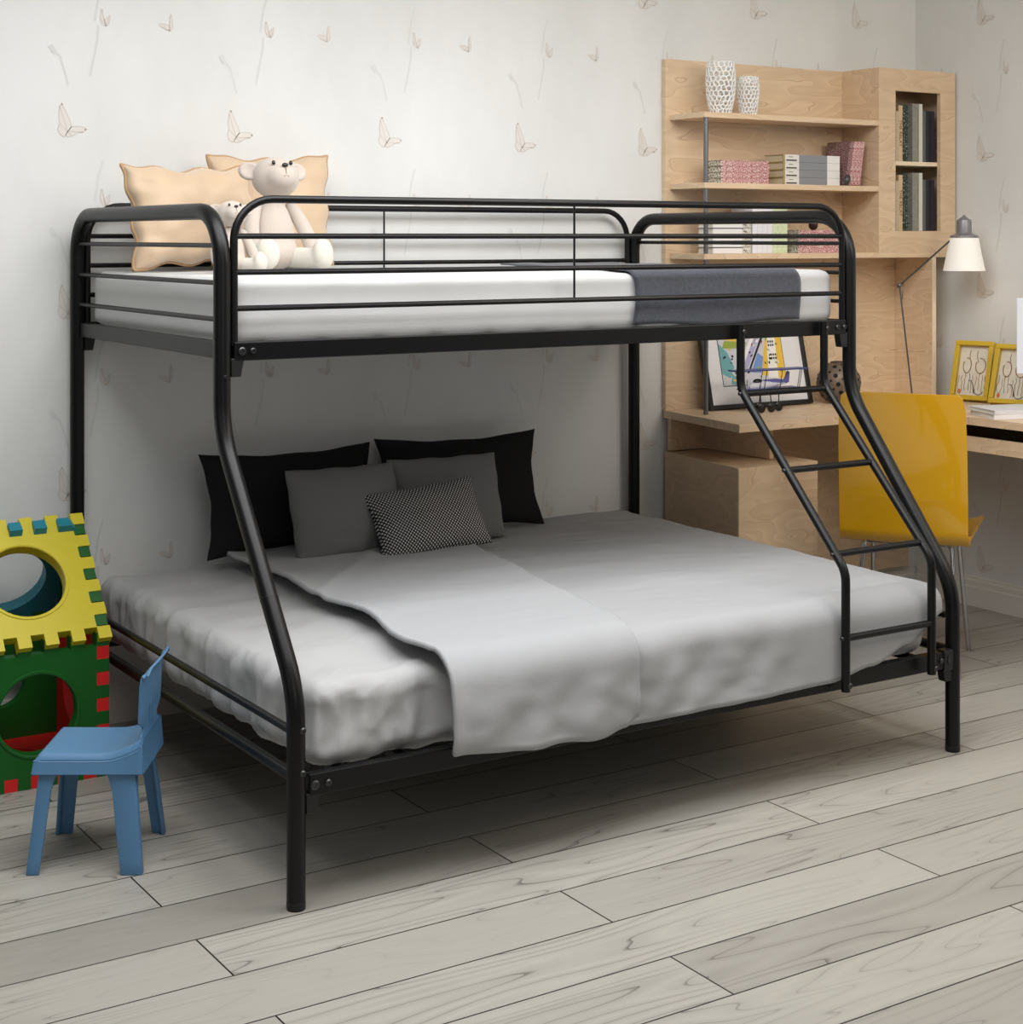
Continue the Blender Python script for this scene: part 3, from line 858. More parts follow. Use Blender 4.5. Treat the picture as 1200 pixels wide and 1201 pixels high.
# ------------------------------------------------------------------ child's chair
cc = thing('child_chair', 'small blue plastic child chair at the foot of the bunk bed', 'chair', (1.262, 3.782, 0), math.atan2(.53, -.848))
bm = B()
NXs, NYs = 40, 40
g = []
for i in range(NXs + 1):
    row = []
    for j in range(NYs + 1):
        u = i / NXs * 2 - 1; v = j / NYs * 2 - 1
        x = .118 * u + (0.0 if u > -.8 else -.004); y = .110 * v
        z = .268
        if u < -.3: z += .030 * ((-.3 - u) / .7) ** 2
        z -= .004 * (1 - u * u) * (1 - v * v)
        e = max(abs(v), u)
        if e > .88: z -= .014 * ((e - .88) / .12) ** 2.2
        row.append(bm.verts.new((x, y, z)))
    g.append(row)
for i in range(NXs):
    for j in range(NYs): bm.faces.new((g[i][j], g[i + 1][j], g[i + 1][j + 1], g[i][j + 1]))
# apron
loop = [g[i][0] for i in range(NXs + 1)] + [g[NXs][j] for j in range(1, NYs + 1)] + [g[i][NYs] for i in range(NXs - 1, -1, -1)] + [g[0][j] for j in range(NYs - 1, 0, -1)]
low = []
for v in loop:
    low.append(bm.verts.new((v.co.x * 1.04, v.co.y * 1.04, .222)))
for k in range(len(loop)): bm.faces.new((loop[k], loop[(k + 1) % len(loop)], low[(k + 1) % len(low)], low[k]))
bm = baked(bm, [('SOLIDIFY', dict(thickness=.004, offset=-1)), ('BEVEL', dict(width=.001, segments=1))])
obj('seat', bm, M_BLUE, cc, smooth='auto')
def leg_bm(sx, sy, wide, rear):
    bm = B(); rings = []
    for k in range(9):
        t = k / 8
        z = .245 * (1 - t)
        cxx = sx * (.104 + .024 * t + (.012 * (1 - t) ** 2 if False else 0)); cyy = sy * (.103 + .030 * t)
        wx = wide * (1 - .15 * t); wy = .022 * (1 - .15 * t)
        if not rear: wx, wy = .030 * (1 - .15 * t), .030 * (1 - .1 * t)
        fl = .030 * max(0, 1 - t / .22) ** 2
        wx += fl; wy += fl
        xin = cxx - sx * wx / 2; yin = cyy - sy * wy / 2
        # L shaped channel
        ring = [(cxx + sx * .004, cyy + sy * .004), (cxx + sx * .004, cyy - sy * wy), (cxx - sx * .004, cyy - sy * wy), (cxx - sx * .006, cyy - sy * .006), (cxx - sx * wx, cyy - sy * .006), (cxx - sx * wx, cyy + sy * .004)]
        rings.append([bm.verts.new((a, b_, z)) for a, b_ in ring])
    for a, b_ in zip(rings, rings[1:]):
        for k in range(6): bm.faces.new((a[k], a[(k + 1) % 6], b_[(k + 1) % 6], b_[k]))
    bm.faces.new(rings[0]); bm.faces.new(rings[-1])
    return baked(bm, [('BEVEL', dict(width=.003, segments=2, limit_method='ANGLE', angle_limit=.6))])
obj('leg', leg_bm(1, 1, .040, False), M_BLUE, cc, smooth='auto'); obj('leg', leg_bm(1, -1, .040, True), M_BLUE, cc, smooth='auto')
obj('leg', leg_bm(-1, 1, .054, True), M_BLUE, cc, smooth='auto'); obj('leg', leg_bm(-1, -1, .034, True), M_BLUE, cc, smooth='auto')
bm = B()
NYb, NZb = 33, 26
g = {}
def back_w(z):
    if z < .315: return .108 - .038 * ((z - .262) / .053)
    if z < .335: return .070 + .045 * ((z - .315) / .02)
    return .115 + .004 * (z - .335) / .12
for i in range(NYb + 1):
    for j in range(NZb + 1):
        v = i / NYb * 2 - 1; t = j / NZb
        z = .262 + .198 * t
        w = back_w(z)
        top = .0 if t < .9 else 0
        y = w * v
        x = -.120 - .022 * t ** 1.3 + .016 * (v * v) * (t if t < .8 else .8) + (-.012 * max(0, (t - .88) / .12) ** 2)
        zz = z - (.012 * max(0, abs(v) - .8) / .2 * (1 if t > .93 else 0)) + .008 * math.cos(v * PI / 2) * t
        g[i, j] = bm.verts.new((x, y, zz))
for i in range(NYb):
    for j in range(NZb):
        slot = (5 <= j <= 12) and (i % 4 == 2) and 9 <= i <= 24
        if slot: continue
        bm.faces.new((g[i, j], g[i + 1, j], g[i + 1, j + 1], g[i, j + 1]))
bm = baked(bm, [('SOLIDIFY', dict(thickness=.005, offset=0)), ])
obj('backrest', bm, M_BLUE, cc, smooth='auto')

# ------------------------------------------------------------------ desk, drawers, hutch
DZT = .814; DT = .027
dk = thing('corner_desk', 'pale birch corner desk running along the back and right walls', 'desk', (4.4, 4.5, 0))
bm = B(); prism(bm, [(3.632, 4.262), (4.47, 4.262), (4.47, 3.30), (4.995, 3.30), (4.995, 4.765), (3.70, 4.765)], DZT - DT, DZT)
obj('desk_top', bm, BIRCH, dk, world=True)
bm = B(); box(bm, 4.47 + .06, 4.99, 3.30, 3.325, 0, DZT - DT, .001); obj('end_panel', bm, BIRCHV, dk, world=True)
bm = B(); box(bm, 4.02, 4.93, 4.742, 4.762, .12, DZT - DT, .001); obj('back_panel', bm, BIRCHV, dk, world=True)
bm = B(); box(bm, 3.87, 3.888, 4.38, 4.76, .668, DZT - DT, .001); obj('divider', bm, BIRCHV, dk, world=True)
bm = B(); box(bm, 3.715, 3.87, 4.74, 4.76, .668, DZT - DT, .001); obj('back_panel', bm, BIRCHV, dk, world=True)
tr = B(); box(tr, 4.495, 4.512, 3.345, 4.18, .690, .742, .001); box(tr, 4.512, 4.96, 3.345, 4.18, .690, .702, .001); obj('keyboard_tray', tr, BIRCH, dk, world=True)
tr = B(); box(tr, 4.56, 4.575, 3.345, 4.18, .702, DZT - DT, .001); obj('slot_shade_board', tr, mat('slot_shade_brown', (38, 24, 18), .7), dk, world=True)  # dark board added to stand in for shadow inside the tray slot
du = thing('drawer_unit', 'birch pedestal cabinet under the left end of the desk', 'cabinet', (3.82, 4.5, 0))
bm = B(); prism(bm, [(3.642, 4.29), (4.0, 4.29), (4.0, 4.76), (3.702, 4.76)], 0, .664); obj('body', bm, BIRCHV, du, world=True)
bm = B(); box(bm, 3.640, 4.000, 4.275, 4.2895, .004, .664, .0015); obj('door', bm, BIRCHV, du, world=True)

hs = thing('wall_shelving', 'pale birch shelving with a chrome pole and a corner book cabinet', 'shelf', (4.3, 4.65, DZT))
YS = 4.557
bm = B(); box(bm, 3.703, 5.0, 4.757, 4.778, DZT, 2.097, .001); obj('back_panel', bm, BIRCH, hs, world=True)
for z in (1.893, 1.641, 1.387):
    bm = B(); box(bm, 3.722, 4.579 if z > 1.4 else 5.0, YS, 4.757, z - .020, z, .001); obj('shelf_board', bm, BIRCH, hs, world=True)
bm = B(); box(bm, 4.868, 4.884, YS - .001, 4.757, DZT, 1.367, .001); obj('side_panel', bm, BIRCH, hs, world=True)
bm = B(); box(bm, 4.866, 4.886, YS - .004, YS - .001, DZT, 1.367); obj('edge_strip', bm, BIRCHE, hs, world=True)
bm = B(); tube(bm, [(3.738, YS + .012, DZT), (3.738, YS + .012, 1.873)], .0085, 14); obj('pole', bm, M_STEEL, hs, world=True, smooth='auto')
# corner cabinet body with an open two-part window
cb = B()
OX0, OX1, OZ0, OZ1 = 4.668, 4.915, 1.470, 2.012
FX0, FX1 = 4.579, 4.998
box(cb, FX0, FX0 + .018, YS + .018, 4.757, 1.387, 2.097)
box(cb, FX1 - .018, FX1, YS + .018, 4.757, 1.387, 2.097)
box(cb, FX0 + .0182, FX1 - .0182, YS + .018, 4.757, 2.079, 2.0968)
cab = obj('cabinet', cb, BIRCHV, hs, world=True)
bm = B()
box(bm, FX0, OX0, YS, YS + .018, 1.387, 2.097); box(bm, OX1, FX1, YS, YS + .018, 1.387, 2.097)
box(bm, OX0, OX1, YS, YS + .018, 1.387, OZ0); box(bm, OX0, OX1, YS, YS + .018, OZ1, 2.097)
obj('door_frame', bm, BIRCHV, cab, world=True)
for z in (OZ0, 1.741):
    bm = B(); box(bm, FX0 + .0185, FX1 - .0185, YS + .0185, 4.756, z - .016, z, .001); obj('shelf_board', bm, BIRCHE, cab, world=True)

# ------------------------------------------------------------------ books
def stripe_mat(name, rgbs, stops, axis='X', rough=.6):
    """bands of colour along a 0..1 generated axis"""
    m, nt, b = new_mat(name); N = nt.nodes.new; L = nt.links.new
    tc = N('ShaderNodeTexCoord'); sp = N('ShaderNodeSeparateXYZ'); L(tc.outputs['Generated'], sp.inputs[0])
    rp = N('ShaderNodeValToRGB'); rp.color_ramp.interpolation = 'CONSTANT'
    e = rp.color_ramp.elements; e[0].position = 0; e[0].color = lin(rgbs[0]); e[1].position = stops[0]; e[1].color = lin(rgbs[1])
    for s_, c in zip(stops[1:], rgbs[2:]): x = e.new(s_); x.color = lin(c)
    L(sp.outputs[axis], rp.inputs[0]); L(rp.outputs[0], b.inputs['Base Color']); b.inputs['Roughness'].default_value = rough
    return m
def pink_mat(name, dark=1.0, axis='X', endband=.18):
    m, nt, b = new_mat(name); N = nt.nodes.new; L = nt.links.new
    tc = N('ShaderNodeTexCoord'); sp = N('ShaderNodeSeparateXYZ'); L(tc.outputs['Generated'], sp.inputs[0])
    v = N('ShaderNodeTexVoronoi'); v.inputs['Scale'].default_value = 130; v.feature = 'DISTANCE_TO_EDGE'; L(tc.outputs['Object'], v.inputs['Vector'])
    lt = N('ShaderNodeMath'); lt.operation = 'LESS_THAN'; lt.inputs[1].default_value = .09; L(v.outputs['Distance'], lt.inputs[0])
    c1 = N('ShaderNodeMixRGB'); c1.inputs[1].default_value = lin([k * dark for k in (168, 92, 96)]); c1.inputs[2].default_value = lin([k * dark for k in (222, 196, 190)]); L(lt.outputs[0], c1.inputs[0])
    c2 = N('ShaderNodeMixRGB'); c2.inputs[1].default_value = lin((30, 28, 26)); c2.inputs[2].default_value = lin((215, 210, 195))
    v2 = N('ShaderNodeTexVoronoi'); v2.inputs['Scale'].default_value = 160; L(tc.outputs['Object'], v2.inputs['Vector'])
    gt = N('ShaderNodeMath'); gt.operation = 'GREATER_THAN'; gt.inputs[1].default_value = .38; L(v2.outputs['Distance'], gt.inputs[0]); L(gt.outputs[0], c2.inputs[0])
    s2 = N('ShaderNodeMath'); s2.operation = 'LESS_THAN'; s2.inputs[1].default_value = endband; L(sp.outputs[axis], s2.inputs[0])
    mx = N('ShaderNodeMixRGB'); L(s2.outputs[0], mx.inputs[0]); L(c1.outputs[0], mx.inputs[1]); L(c2.outputs[0], mx.inputs[2])
    L(mx.outputs[0], b.inputs['Base Color']); b.inputs['Roughness'].default_value = .55
    return m
M_PINK = pink_mat('pink_patterned_cover'); M_PINK0 = pink_mat('pink_patterned_spine', endband=.012); M_BWP = pink_mat('black_white_edge', endband=2.0); M_PINK2 = pink_mat('pink_patterned_upright', axis='X', endband=-1)
def book(label, L_, D_, T_, cover, M, group=None, pages=M_PAPER, title=None, cat='book'):
    """book lying flat: spine along local X at y=0 (front), depth +y, thickness z. origin bottom of spine centre"""
    e = thing('book', label, cat, matrix=M, group=group)
    bm = B(); c = .0018
    box(bm, -L_ / 2, L_ / 2, 0, D_, 0, c); box(bm, -L_ / 2, L_ / 2, 0, D_, T_ - c, T_); box(bm, -L_ / 2, L_ / 2, 0, .003, c, T_ - c)
    cv = obj('cover', bm, cover, e)
    bm = B(); box(bm, -L_ / 2 + .004, L_ / 2 - .004, .0032, D_ - .004, c + .0002, T_ - c - .0002); obj('pages', bm, pages, e)
    if title:
        txt, size, m = title
        cu = bpy.data.curves.new('title', 'FONT'); cu.body = txt; cu.size = size; cu.align_x = 'CENTER'; cu.align_y = 'CENTER'
        cu.extrude = .0002
        o = bpy.data.objects.new('tmp_title', cu); COL.objects.link(o)
        dg = bpy.context.evaluated_depsgraph_get(); me = bpy.data.meshes.new_from_object(o.evaluated_get(dg)); bpy.data.objects.remove(o)
        b2 = bmesh.new(); b2.from_mesh(me)
        bmesh.ops.transform(b2, matrix=Matrix.Translation((0, -.0004, T_ / 2)) @ Matrix.Rotation(PI / 2, 4, 'X'), verts=b2.verts)
        obj('title', b2, m, cv)
    return e
def upright(x, y, z, lean=0, yaw=0):
    """matrix for a book standing on its end, spine facing -Y"""
    # local X -> up, local Z(thickness) -> +X , local Y -> +Y
    Mx = Matrix(((0, 0, 1, 0), (0, 1, 0, 0), (-1, 0, 0, 0), (0, 0, 0, 1)))
    return Matrix.Translation((x, y, z)) @ Matrix.Rotation(yaw, 4, 'Z') @ Matrix.Rotation(lean, 4, 'Y') @ Mx
M_RED = pink_mat('dark_red_cover', .72, endband=-1)
ordn = ['bottom', 'second from the bottom', 'third from the bottom', 'top']
z2 = 1.6415
for k in range(4):
    book('pink patterned book lying on the middle shelf, %s of the left stack' % ordn[k], .227, .085, .0205, M_PINK0, Matrix.Translation((3.948 + random.uniform(-.003, .003), 4.60, z2 + k * .0212)), 'pink books stacked on the middle shelf', pages=M_BWP)
M_GREYB = stripe_mat('grey_white_cover', [(170, 150, 90), (226, 222, 214), (136, 138, 142), (232, 230, 226)], [.03, .27, .77])
M_BEIGEP = mat('beige_page_edge', (206, 190, 162), .8); M_DASH = mat('dash_print', (70, 66, 62), .7)
for k in range(4):
    e = book('grey and white banded book on the middle shelf, %s of its stack' % ordn[k], .284, .11, .0275, M_GREYB, Matrix.Translation((4.274, 4.60, z2 + k * .0282)), 'grey and white books stacked on the middle shelf', pages=M_BEIGEP)
    bm = B(); box(bm, -.128, -.076, -.0008, .0001, .004, .009); box(bm, -.116, -.094, -.0008, .0001, .018, .020); obj('label_print', bm, M_DASH, e)
for k in range(4):
    lab = 'pink book leaning upright against the cabinet, ' + ['first with its red cover showing', 'second from the left', 'third from the left', 'rightmost of the four'][k]
    book(lab, .168, .125, .018, M_PINK2 if k else M_RED, upright(4.459 + k * .0192, 4.60, z2 + .088, R(9)), 'pink books leaning on the cabinet')
bm = B(); ell(bm, (0, 0, 0), (.014, .012, .021), Matrix.Rotation(R(20), 4, 'Y')); bmesh.ops.translate(bm, vec=(4.43, 4.575, z2 + .0225), verts=bm.verts)
M_STONE = mat('dark_stone', (58, 60, 60), .25)
tag(obj('stone_egg', bm, M_STONE, None, smooth=True, loc=(4.43, 4.575, z2)), 'dark oval stone in front of the leaning pink books', 'ornament')
z3 = 1.3875
M_WSP = stripe_mat('white_gap_shade_cover', [(232, 230, 228), (40, 38, 38)], [.86], 'Z')  # dark top band paints the shade of the gap above each book
M_LACE = pink_mat('lace_cover', endband=2.0)
ords = ['bottom', 'second from the bottom', 'third from the bottom', 'fourth from the bottom', 'fifth from the bottom', 'top']
for k in range(6):
    e = book('white book with painted gap-shade on the lowest shelf, %s of its stack' % ords[k], .178, .09, .0225, M_WSP, Matrix.Translation((3.885, 4.60, z3 + k * .0232)), 'white books stacked on the lowest shelf')
    bm = B(); box(bm, .048, .089, -.001, .0001, .001, .0215, .0006); obj('patterned_band', bm, M_LACE, e)
M_W = mat('white_cover', (228, 228, 232), .5, var=.03, vscale=40)
M_GR = mat('green_print_cover', (206, 218, 178), .55, var=.18, vscale=120)
for k in range(4):
    book('white upright book on the lowest shelf, %s from the left' % ['first', 'second', 'third', 'fourth'][k], .172, .12, .0235, M_W, upright(3.982 + k * .0242, 4.60, z3 + .0862), 'white upright books on the lowest shelf')
for k in range(3):
    book('pale green patterned upright book on the lowest shelf, %s of the three' % ['left', 'middle', 'right'][k], .172, .12, .0235, M_GR, upright(4.0795 + k * .0242, 4.60, z3 + .0862), 'pale green books on the lowest shelf')
for k in range(3):
    book('pink patterned book lying on the lowest shelf, %s of three' % ['bottom', 'middle', 'top'][k], .225, .085, .028, M_PINK0, Matrix.Translation((4.318, 4.60, z3 + k * .0286)), 'pink books stacked on the lowest shelf', pages=M_BWP)
bm = B(); ell(bm, (4.318, 4.64, z3 + .0856 + .0235), (.018, .018, .0245), taper=.15)
tag(obj('stone_egg', bm, mat('dark_red_glaze', (48, 26, 22), .15), None, smooth=True, loc=(4.318, 4.64, z3 + .086)), 'dark glazed egg standing on the pink books of the lowest shelf', 'ornament')
# cabinet books
def spine_mat(name, rgb, ink, sc=55):
    m, nt, b = new_mat(name); N = nt.nodes.new; L = nt.links.new
    tc = N('ShaderNodeTexCoord'); mp = N('ShaderNodeMapping'); mp.inputs['Scale'].default_value = (sc, sc * 3, sc * 2.2); L(tc.outputs['Object'], mp.inputs['Vector'])
    n = N('ShaderNodeTexNoise'); n.inputs['Scale'].default_value = 2; n.inputs['Detail'].default_value = 1; L(mp.outputs[0], n.inputs['Vector'])
    g = N('ShaderNodeMath'); g.operation = 'GREATER_THAN'; g.inputs[1].default_value = .60; L(n.outputs['Fac'], g.inputs[0])
    mx = N('ShaderNodeMixRGB'); mx.inputs[1].default_value = lin(rgb); mx.inputs[2].default_value = lin(ink); L(g.outputs[0], mx.inputs[0]); L(mx.outputs[0], b.inputs['Base Color'])
    b.inputs['Roughness'].default_value = .5
    return m
kinds = [('dark slate', .032, .205, mat('c_slate', (52, 52, 60), .5)), ('thin cream', .013, .195, mat('c_cream', (196, 186, 160), .6)),
         ('tan', .020, .218, mat('c_tan', (214, 184, 146), .6)), ('dark green', .026, .218, spine_mat('c_green', (26, 44, 34), (150, 160, 140))),
         ('mottled grey green', .024, .212, spine_mat('c_ggreen', (84, 92, 84), (30, 32, 30))), ('wide grey', .034, .228, mat('c_grey', (140, 136, 124), .6, var=.12, vscale=50)),
         ('tall white', .018, .228, mat('c_white', (212, 212, 200), .6)), ('mid grey', .016, .202, mat('c_mid', (96, 98, 96), .6)),
         ('charcoal', .015, .202, mat('c_char', (40, 42, 46), .6)), ('black', .014, .202, mat('c_black', (24, 24, 28), .5)), ('dark violet', .016, .202, mat('c_violet', (52, 46, 62), .5))]
M_INKO = mat('ink_orange', (120, 52, 30), .7)
for zz, where in ((1.7415, 'upper'), (1.4705, 'lower')):
    x = OX0 + .0015
    for nme, t, h, m in kinds:
        t_ = t * 1.055
        book('%s book standing in the %s compartment of the corner cabinet' % (nme, where), h, .13, t_, m, upright(x, 4.59, zz + h / 2 + .0003), 'books in the %s cabinet compartment' % where, title=('THE RELAY', .021, M_INKO) if nme == 'tan' else None)
        x += t_ + .0006

# ------------------------------------------------------------------ white openwork vases
def openwork(name, label, prof, loc, m, cells_u, cells_v, th, seed, cat='vase'):
    rnd = random.Random(seed)
    bm = B()
    tot = len(prof) - 1
    def P(u, v):
        t = v * tot; i = min(int(t), tot - 1); f = t - i
        r = prof[i][0] + (prof[i + 1][0] - prof[i][0]) * f; z = prof[i][1] + (prof[i + 1][1] - prof[i][1]) * f
        a = 2 * PI * u
        return Vector((r * math.cos(a), r * math.sin(a), z))
    # hexagon cells: vertices on offset rows
    rows = cells_v * 2 + 2; V = {}
    for j in range(rows):
        for i in range(cells_u):
            off = (.5 if ((j + 1) // 2) % 2 else 0)
            jj = (j // 2) * 3 + (1 if j % 2 else 0)
            v = jj / ((rows // 2 - 1) * 3 + 1)
            ju = rnd.uniform(-.3, .3) / cells_u; jv = rnd.uniform(-.4, .4) / rows if 0 < j < rows - 1 else 0
            V[j, i] = bm.verts.new(P((i + off) / cells_u + ju, min(1, max(0, v + jv))))
    n = cells_u
    for k in range(0, rows - 3 + 1):
        if k % 2 == 0 and k + 3 < rows:
            sft = ((k // 2) % 2)
            for i in range(n):
                if sft == 0:  # bottom vertex row k (off 0), k+1,k+2 (off .5), k+3 (off 0)
                    f = [V[k, (i + 1) % n], V[k + 1, (i + 1) % n], V[k + 2, (i + 1) % n], V[k + 3, (i + 1) % n], V[k + 2, i], V[k + 1, i]]
                else:
                    f = [V[k, i], V[k + 1, (i + 1) % n], V[k + 2, (i + 1) % n], V[k + 3, i], V[k + 2, i], V[k + 1, i]]
                try: bm.faces.new(f)
                except Exception: pass
    bm = baked(bm, [('WIREFRAME', dict(thickness=th, use_replace=True, use_even_offset=False, use_boundary=True)), ('SUBSURF', dict(levels=1, render_levels=1))])
    return bm
vp = [(.036, 0), (.043, .03), (.050, .07), (.053, .11), (.052, .15), (.047, .19)]
bm = openwork('vase', '', vp, None, M_WHITEG, 17, 11, .0090, 3); bmesh.ops.translate(bm, vec=(3.865, 4.64, 1.894), verts=bm.verts)
tag(obj('openwork_vase', bm, M_WHITEG, None, smooth=True, loc=(3.865, 4.64, 1.894)), 'taller white openwork vase on the top shelf', 'vase')
vp = [(.029, 0), (.034, .025), (.038, .06), (.040, .09), (.039, .12), (.036, .142)]
bm = openwork('vase', '', vp, None, M_WHITEG, 17, 10, .0075, 4); bmesh.ops.translate(bm, vec=(3.995, 4.64, 1.894), verts=bm.verts)
tag(obj('openwork_vase', bm, M_WHITEG, None, smooth=True, loc=(3.995, 4.64, 1.894)), 'shorter white openwork vase on the top shelf', 'vase')
# round pierced lantern on the desk
M_BRONZE = mat('pierced_bronze', (112, 98, 84), .5, .4, .5, 120, var=.3, vscale=70)
e = thing('pierced_lantern', 'round pierced bronze lantern on the desk beside the framed picture', 'lantern', (4.425, 4.615, DZT))
r_ = .083; prof = []
for k in range(15):
    a = -PI / 2 + .35 + (PI - .7) * k / 14; prof.append((r_ * math.cos(a), r_ * math.sin(a) + r_ * math.cos(.35)))
bm = B(); lathe(bm, prof, 40); obj('shell', bm, M_BRONZE, e, smooth='auto')
bm = B(); lathe(bm, [(prof[-1][0] + .002, prof[-1][1] - .004), (prof[-1][0] + .003, prof[-1][1] + .002), (prof[-1][0] - .004, prof[-1][1] + .003), (prof[-1][0] - .006, prof[-1][1] - .004)], 32, cap=False); obj('rim', bm, mat('rim_dark', (60, 48, 42), .4, .5), e, smooth=True)
M_HOLE = mat('hole_dark', (10, 9, 8), .8)
bm = B()
for k in range(110):
    zf = 1 - 2 * (k + .5) / 110; a = k * 2.399963
    if abs(zf) > .88: continue
    n = Vector((math.sqrt(1 - zf * zf) * math.cos(a), math.sqrt(1 - zf * zf) * math.sin(a), zf))
    rr = .0085 if k % 3 == 0 else .0045
    lathe(bm, [(rr, -.002), (rr, .0012)], 10, Matrix.Translation(n * r_ + Vector((0, 0, r_ * math.cos(.35)))) @ n.to_track_quat('Z', 'X').to_matrix().to_4x4())
obj('piercing', bm, M_HOLE, e)['kind'] = 'stuff'

# ------------------------------------------------------------------ framed picture on the desk
def flat_poly(bm, pts, y, mi): 
    f = bm.faces.new([bm.verts.new((x, y, z)) for x, z in pts]); f.material_index = mi
PW, PH = .50, .36
MM = Matrix.Translation((4.070, 4.640, DZT + .0052)) @ Matrix.Rotation(R(-13), 4, 'X')
fp = thing('framed_picture', 'black framed city picture with a white mount leaning on the desk', 'picture', matrix=MM)
bm = B(); w = .016
box(bm, -PW / 2, PW / 2, 0, .02, 0, w, .001); box(bm, -PW / 2, PW / 2, 0, .02, PH - w, PH, .001); box(bm, -PW / 2, -PW / 2 + w, 0, .02, w, PH - w, .001); box(bm, PW / 2 - w, PW / 2, 0, .02, w, PH - w, .001)
obj('frame', bm, M_FRAMEB, fp)
bm = B(); box(bm, -PW / 2 + w, PW / 2 - w, .010, .018, w, PH - w); obj('mount', bm, M_MAT, fp)
ART = [mat('art_%d' % i, c, .7) for i, c in enumerate([(205, 205, 210), (232, 190, 70), (110, 168, 172), (175, 172, 205), (150, 170, 70), (28, 26, 34), (240, 238, 232), (170, 60, 60), (120, 150, 205)])]
bm = B()
ax0, ax1, az0, az1 = -.165, .140, .085, .31
flat_poly(bm, [(ax0 - .003, az0 - .003), (ax1 + .003, az0 - .003), (ax1 + .003, az1 + .003), (ax0 - .003, az1 + .003)], .0096, 5)
flat_poly(bm, [(ax0, az0), (ax1, az0), (ax1, az1), (ax0, az1)], .0092, 0)
def q(pts, mi, lay): flat_poly(bm, [(ax0 + (ax1 - ax0) * a, az0 + (az1 - az0) * b_) for a, b_ in pts], .0092 - .0003 * lay, mi)
q([(0, .2), (.12, .12), (.2, .3), (.12, .55), (0, .7)], 2, 1); q([(.12, .02), (.2, 0), (.22, .1), (.15, .2)], 2, 1)
q([(0, .78), (.35, .70), (.5, .9), (.45, 1), (0, 1)], 1, 1); q([(.05, .62), (.4, .6), (.45, .7), (.1, .74)], 4, 2)
q([(.62, .15), (1, .05), (1, 1), (.8, 1)], 1, 1); q([(.72, .1), (.88, .08), (.92, 1), (.80, 1)], 6, 2)
q([(.38, .2), (.72, .9), (.62, .98), (.30, .35)], 3, 2); q([(.40, .2), (.42, .18), (.76, .86), (.74, .9)], 5, 3)
q([(.46, .2), (.62, .18), (.68, .45), (.60, .52)], 8, 2); q([(.3, .35), (.34, .3), (.66, .95), (.62, .98)], 6, 3)
rnd = random.Random(5)
for k in range(46):
    a, b_ = rnd.random() * .93 + .01, rnd.random() * .9 + .02
    w_, h_ = rnd.uniform(.012, .045), rnd.uniform(.02, .05); sk = rnd.uniform(-.02, .02)
    q([(a, b_), (a + w_, b_ + sk), (a + w_ + sk, b_ + h_ + sk), (a + sk, b_ + h_)], rnd.choice([5, 5, 5, 1, 6, 4, 7, 2, 6]), 4)
for a, b_ in ((.78, .62), (.80, .40), (.76, .80), (.20, .12)):
    for i in range(3):
        for j in range(2): q([(a + i * .035, b_ + j * .06), (a + i * .035 + .022, b_ + j * .06), (a + i * .035 + .024, b_ + j * .06 + .035), (a + i * .035, b_ + j * .06 + .035)], 5, 5)
obj('artwork', bm, ART, fp)
bm = B(); box(bm, -.03, .03, .0185, .024, .06, .30); obj('stand', bm, M_FRAMEB, fp)

# toy aeroplane
M_PLV = mat('plane_violet', (98, 96, 158), .4); M_PLW = mat('plane_white', (214, 214, 220), .35); M_PLB = mat('plane_blue', (56, 70, 130), .4)
pl = thing('toy_plane', 'small violet and white toy biplane on the desk in front of the picture', 'toy plane', (3.985, 4.52, DZT), R(-4))
# local: nose toward -X, wing along X shows as a thin line in the photo -> wing span along X
bm = B(); tube(bm, [(-.085, 0, .092), (-.07, 0, .094), (-.03, 0, .097), (.02, 0, .100), (.075, 0, .104)], [.008, .014, .019, .013, .005], 14)
obj('fuselage', bm, M_PLW, pl, smooth='auto')
bm = B(); tube(bm, [(-.02, 0, .108), (.03, 0, .108), (.08, 0, .108)], [.010, .011, .006], 12); prism(bm, [(.06, .104), (.095, .104), (.098, .142), (.088, .146), (.076, .120)], -.002, .002, Matrix.Rotation(PI / 2, 4, 'X'))
obj('tail', bm, M_PLV, pl, smooth='auto')
bm = B(); box(bm, -.155, .165, -.03, .03, .151, .156, .002); obj('upper_wing', bm, M_PLB, pl)
bm = B(); box(bm, -.12, .13, -.028, .028, .083, .088, .002); obj('lower_wing', bm, M_PLB, pl)
for x in (-.05, -.03, .04, .12, .128):
    bm = B(); tube(bm, [(x, -.02, .087), (x + .012, -.02, .152)], .0014, 6); obj('strut', bm, M_FRAMEB, pl)
bm = B(); ell(bm, (-.045, 0, .112), (.020, .012, .010)); obj('cockpit', bm, M_EYE, pl, smooth=True)
bm = B(); box(bm, -.092, -.088, -.004, .004, .065, .12, .001); obj('propeller', bm, M_PLW, pl)
for x, y in ((-.045, -.022), (.0, -.022), (-.022, .022), (.05, 0)):
    bm = B(); lathe(bm, [(.0001, -.004), (.014, -.004), (.017, -.002), (.017, .002), (.014, .004), (.0001, .004)], 18, Matrix.Translation((x, y, .0175)) @ Matrix.Rotation(PI / 2, 4, 'X')); tube(bm, [(x, y, .0175), (x, y * .6, .085)], .002, 6)
    obj('wheel', bm, M_EYE, pl, smooth='auto')

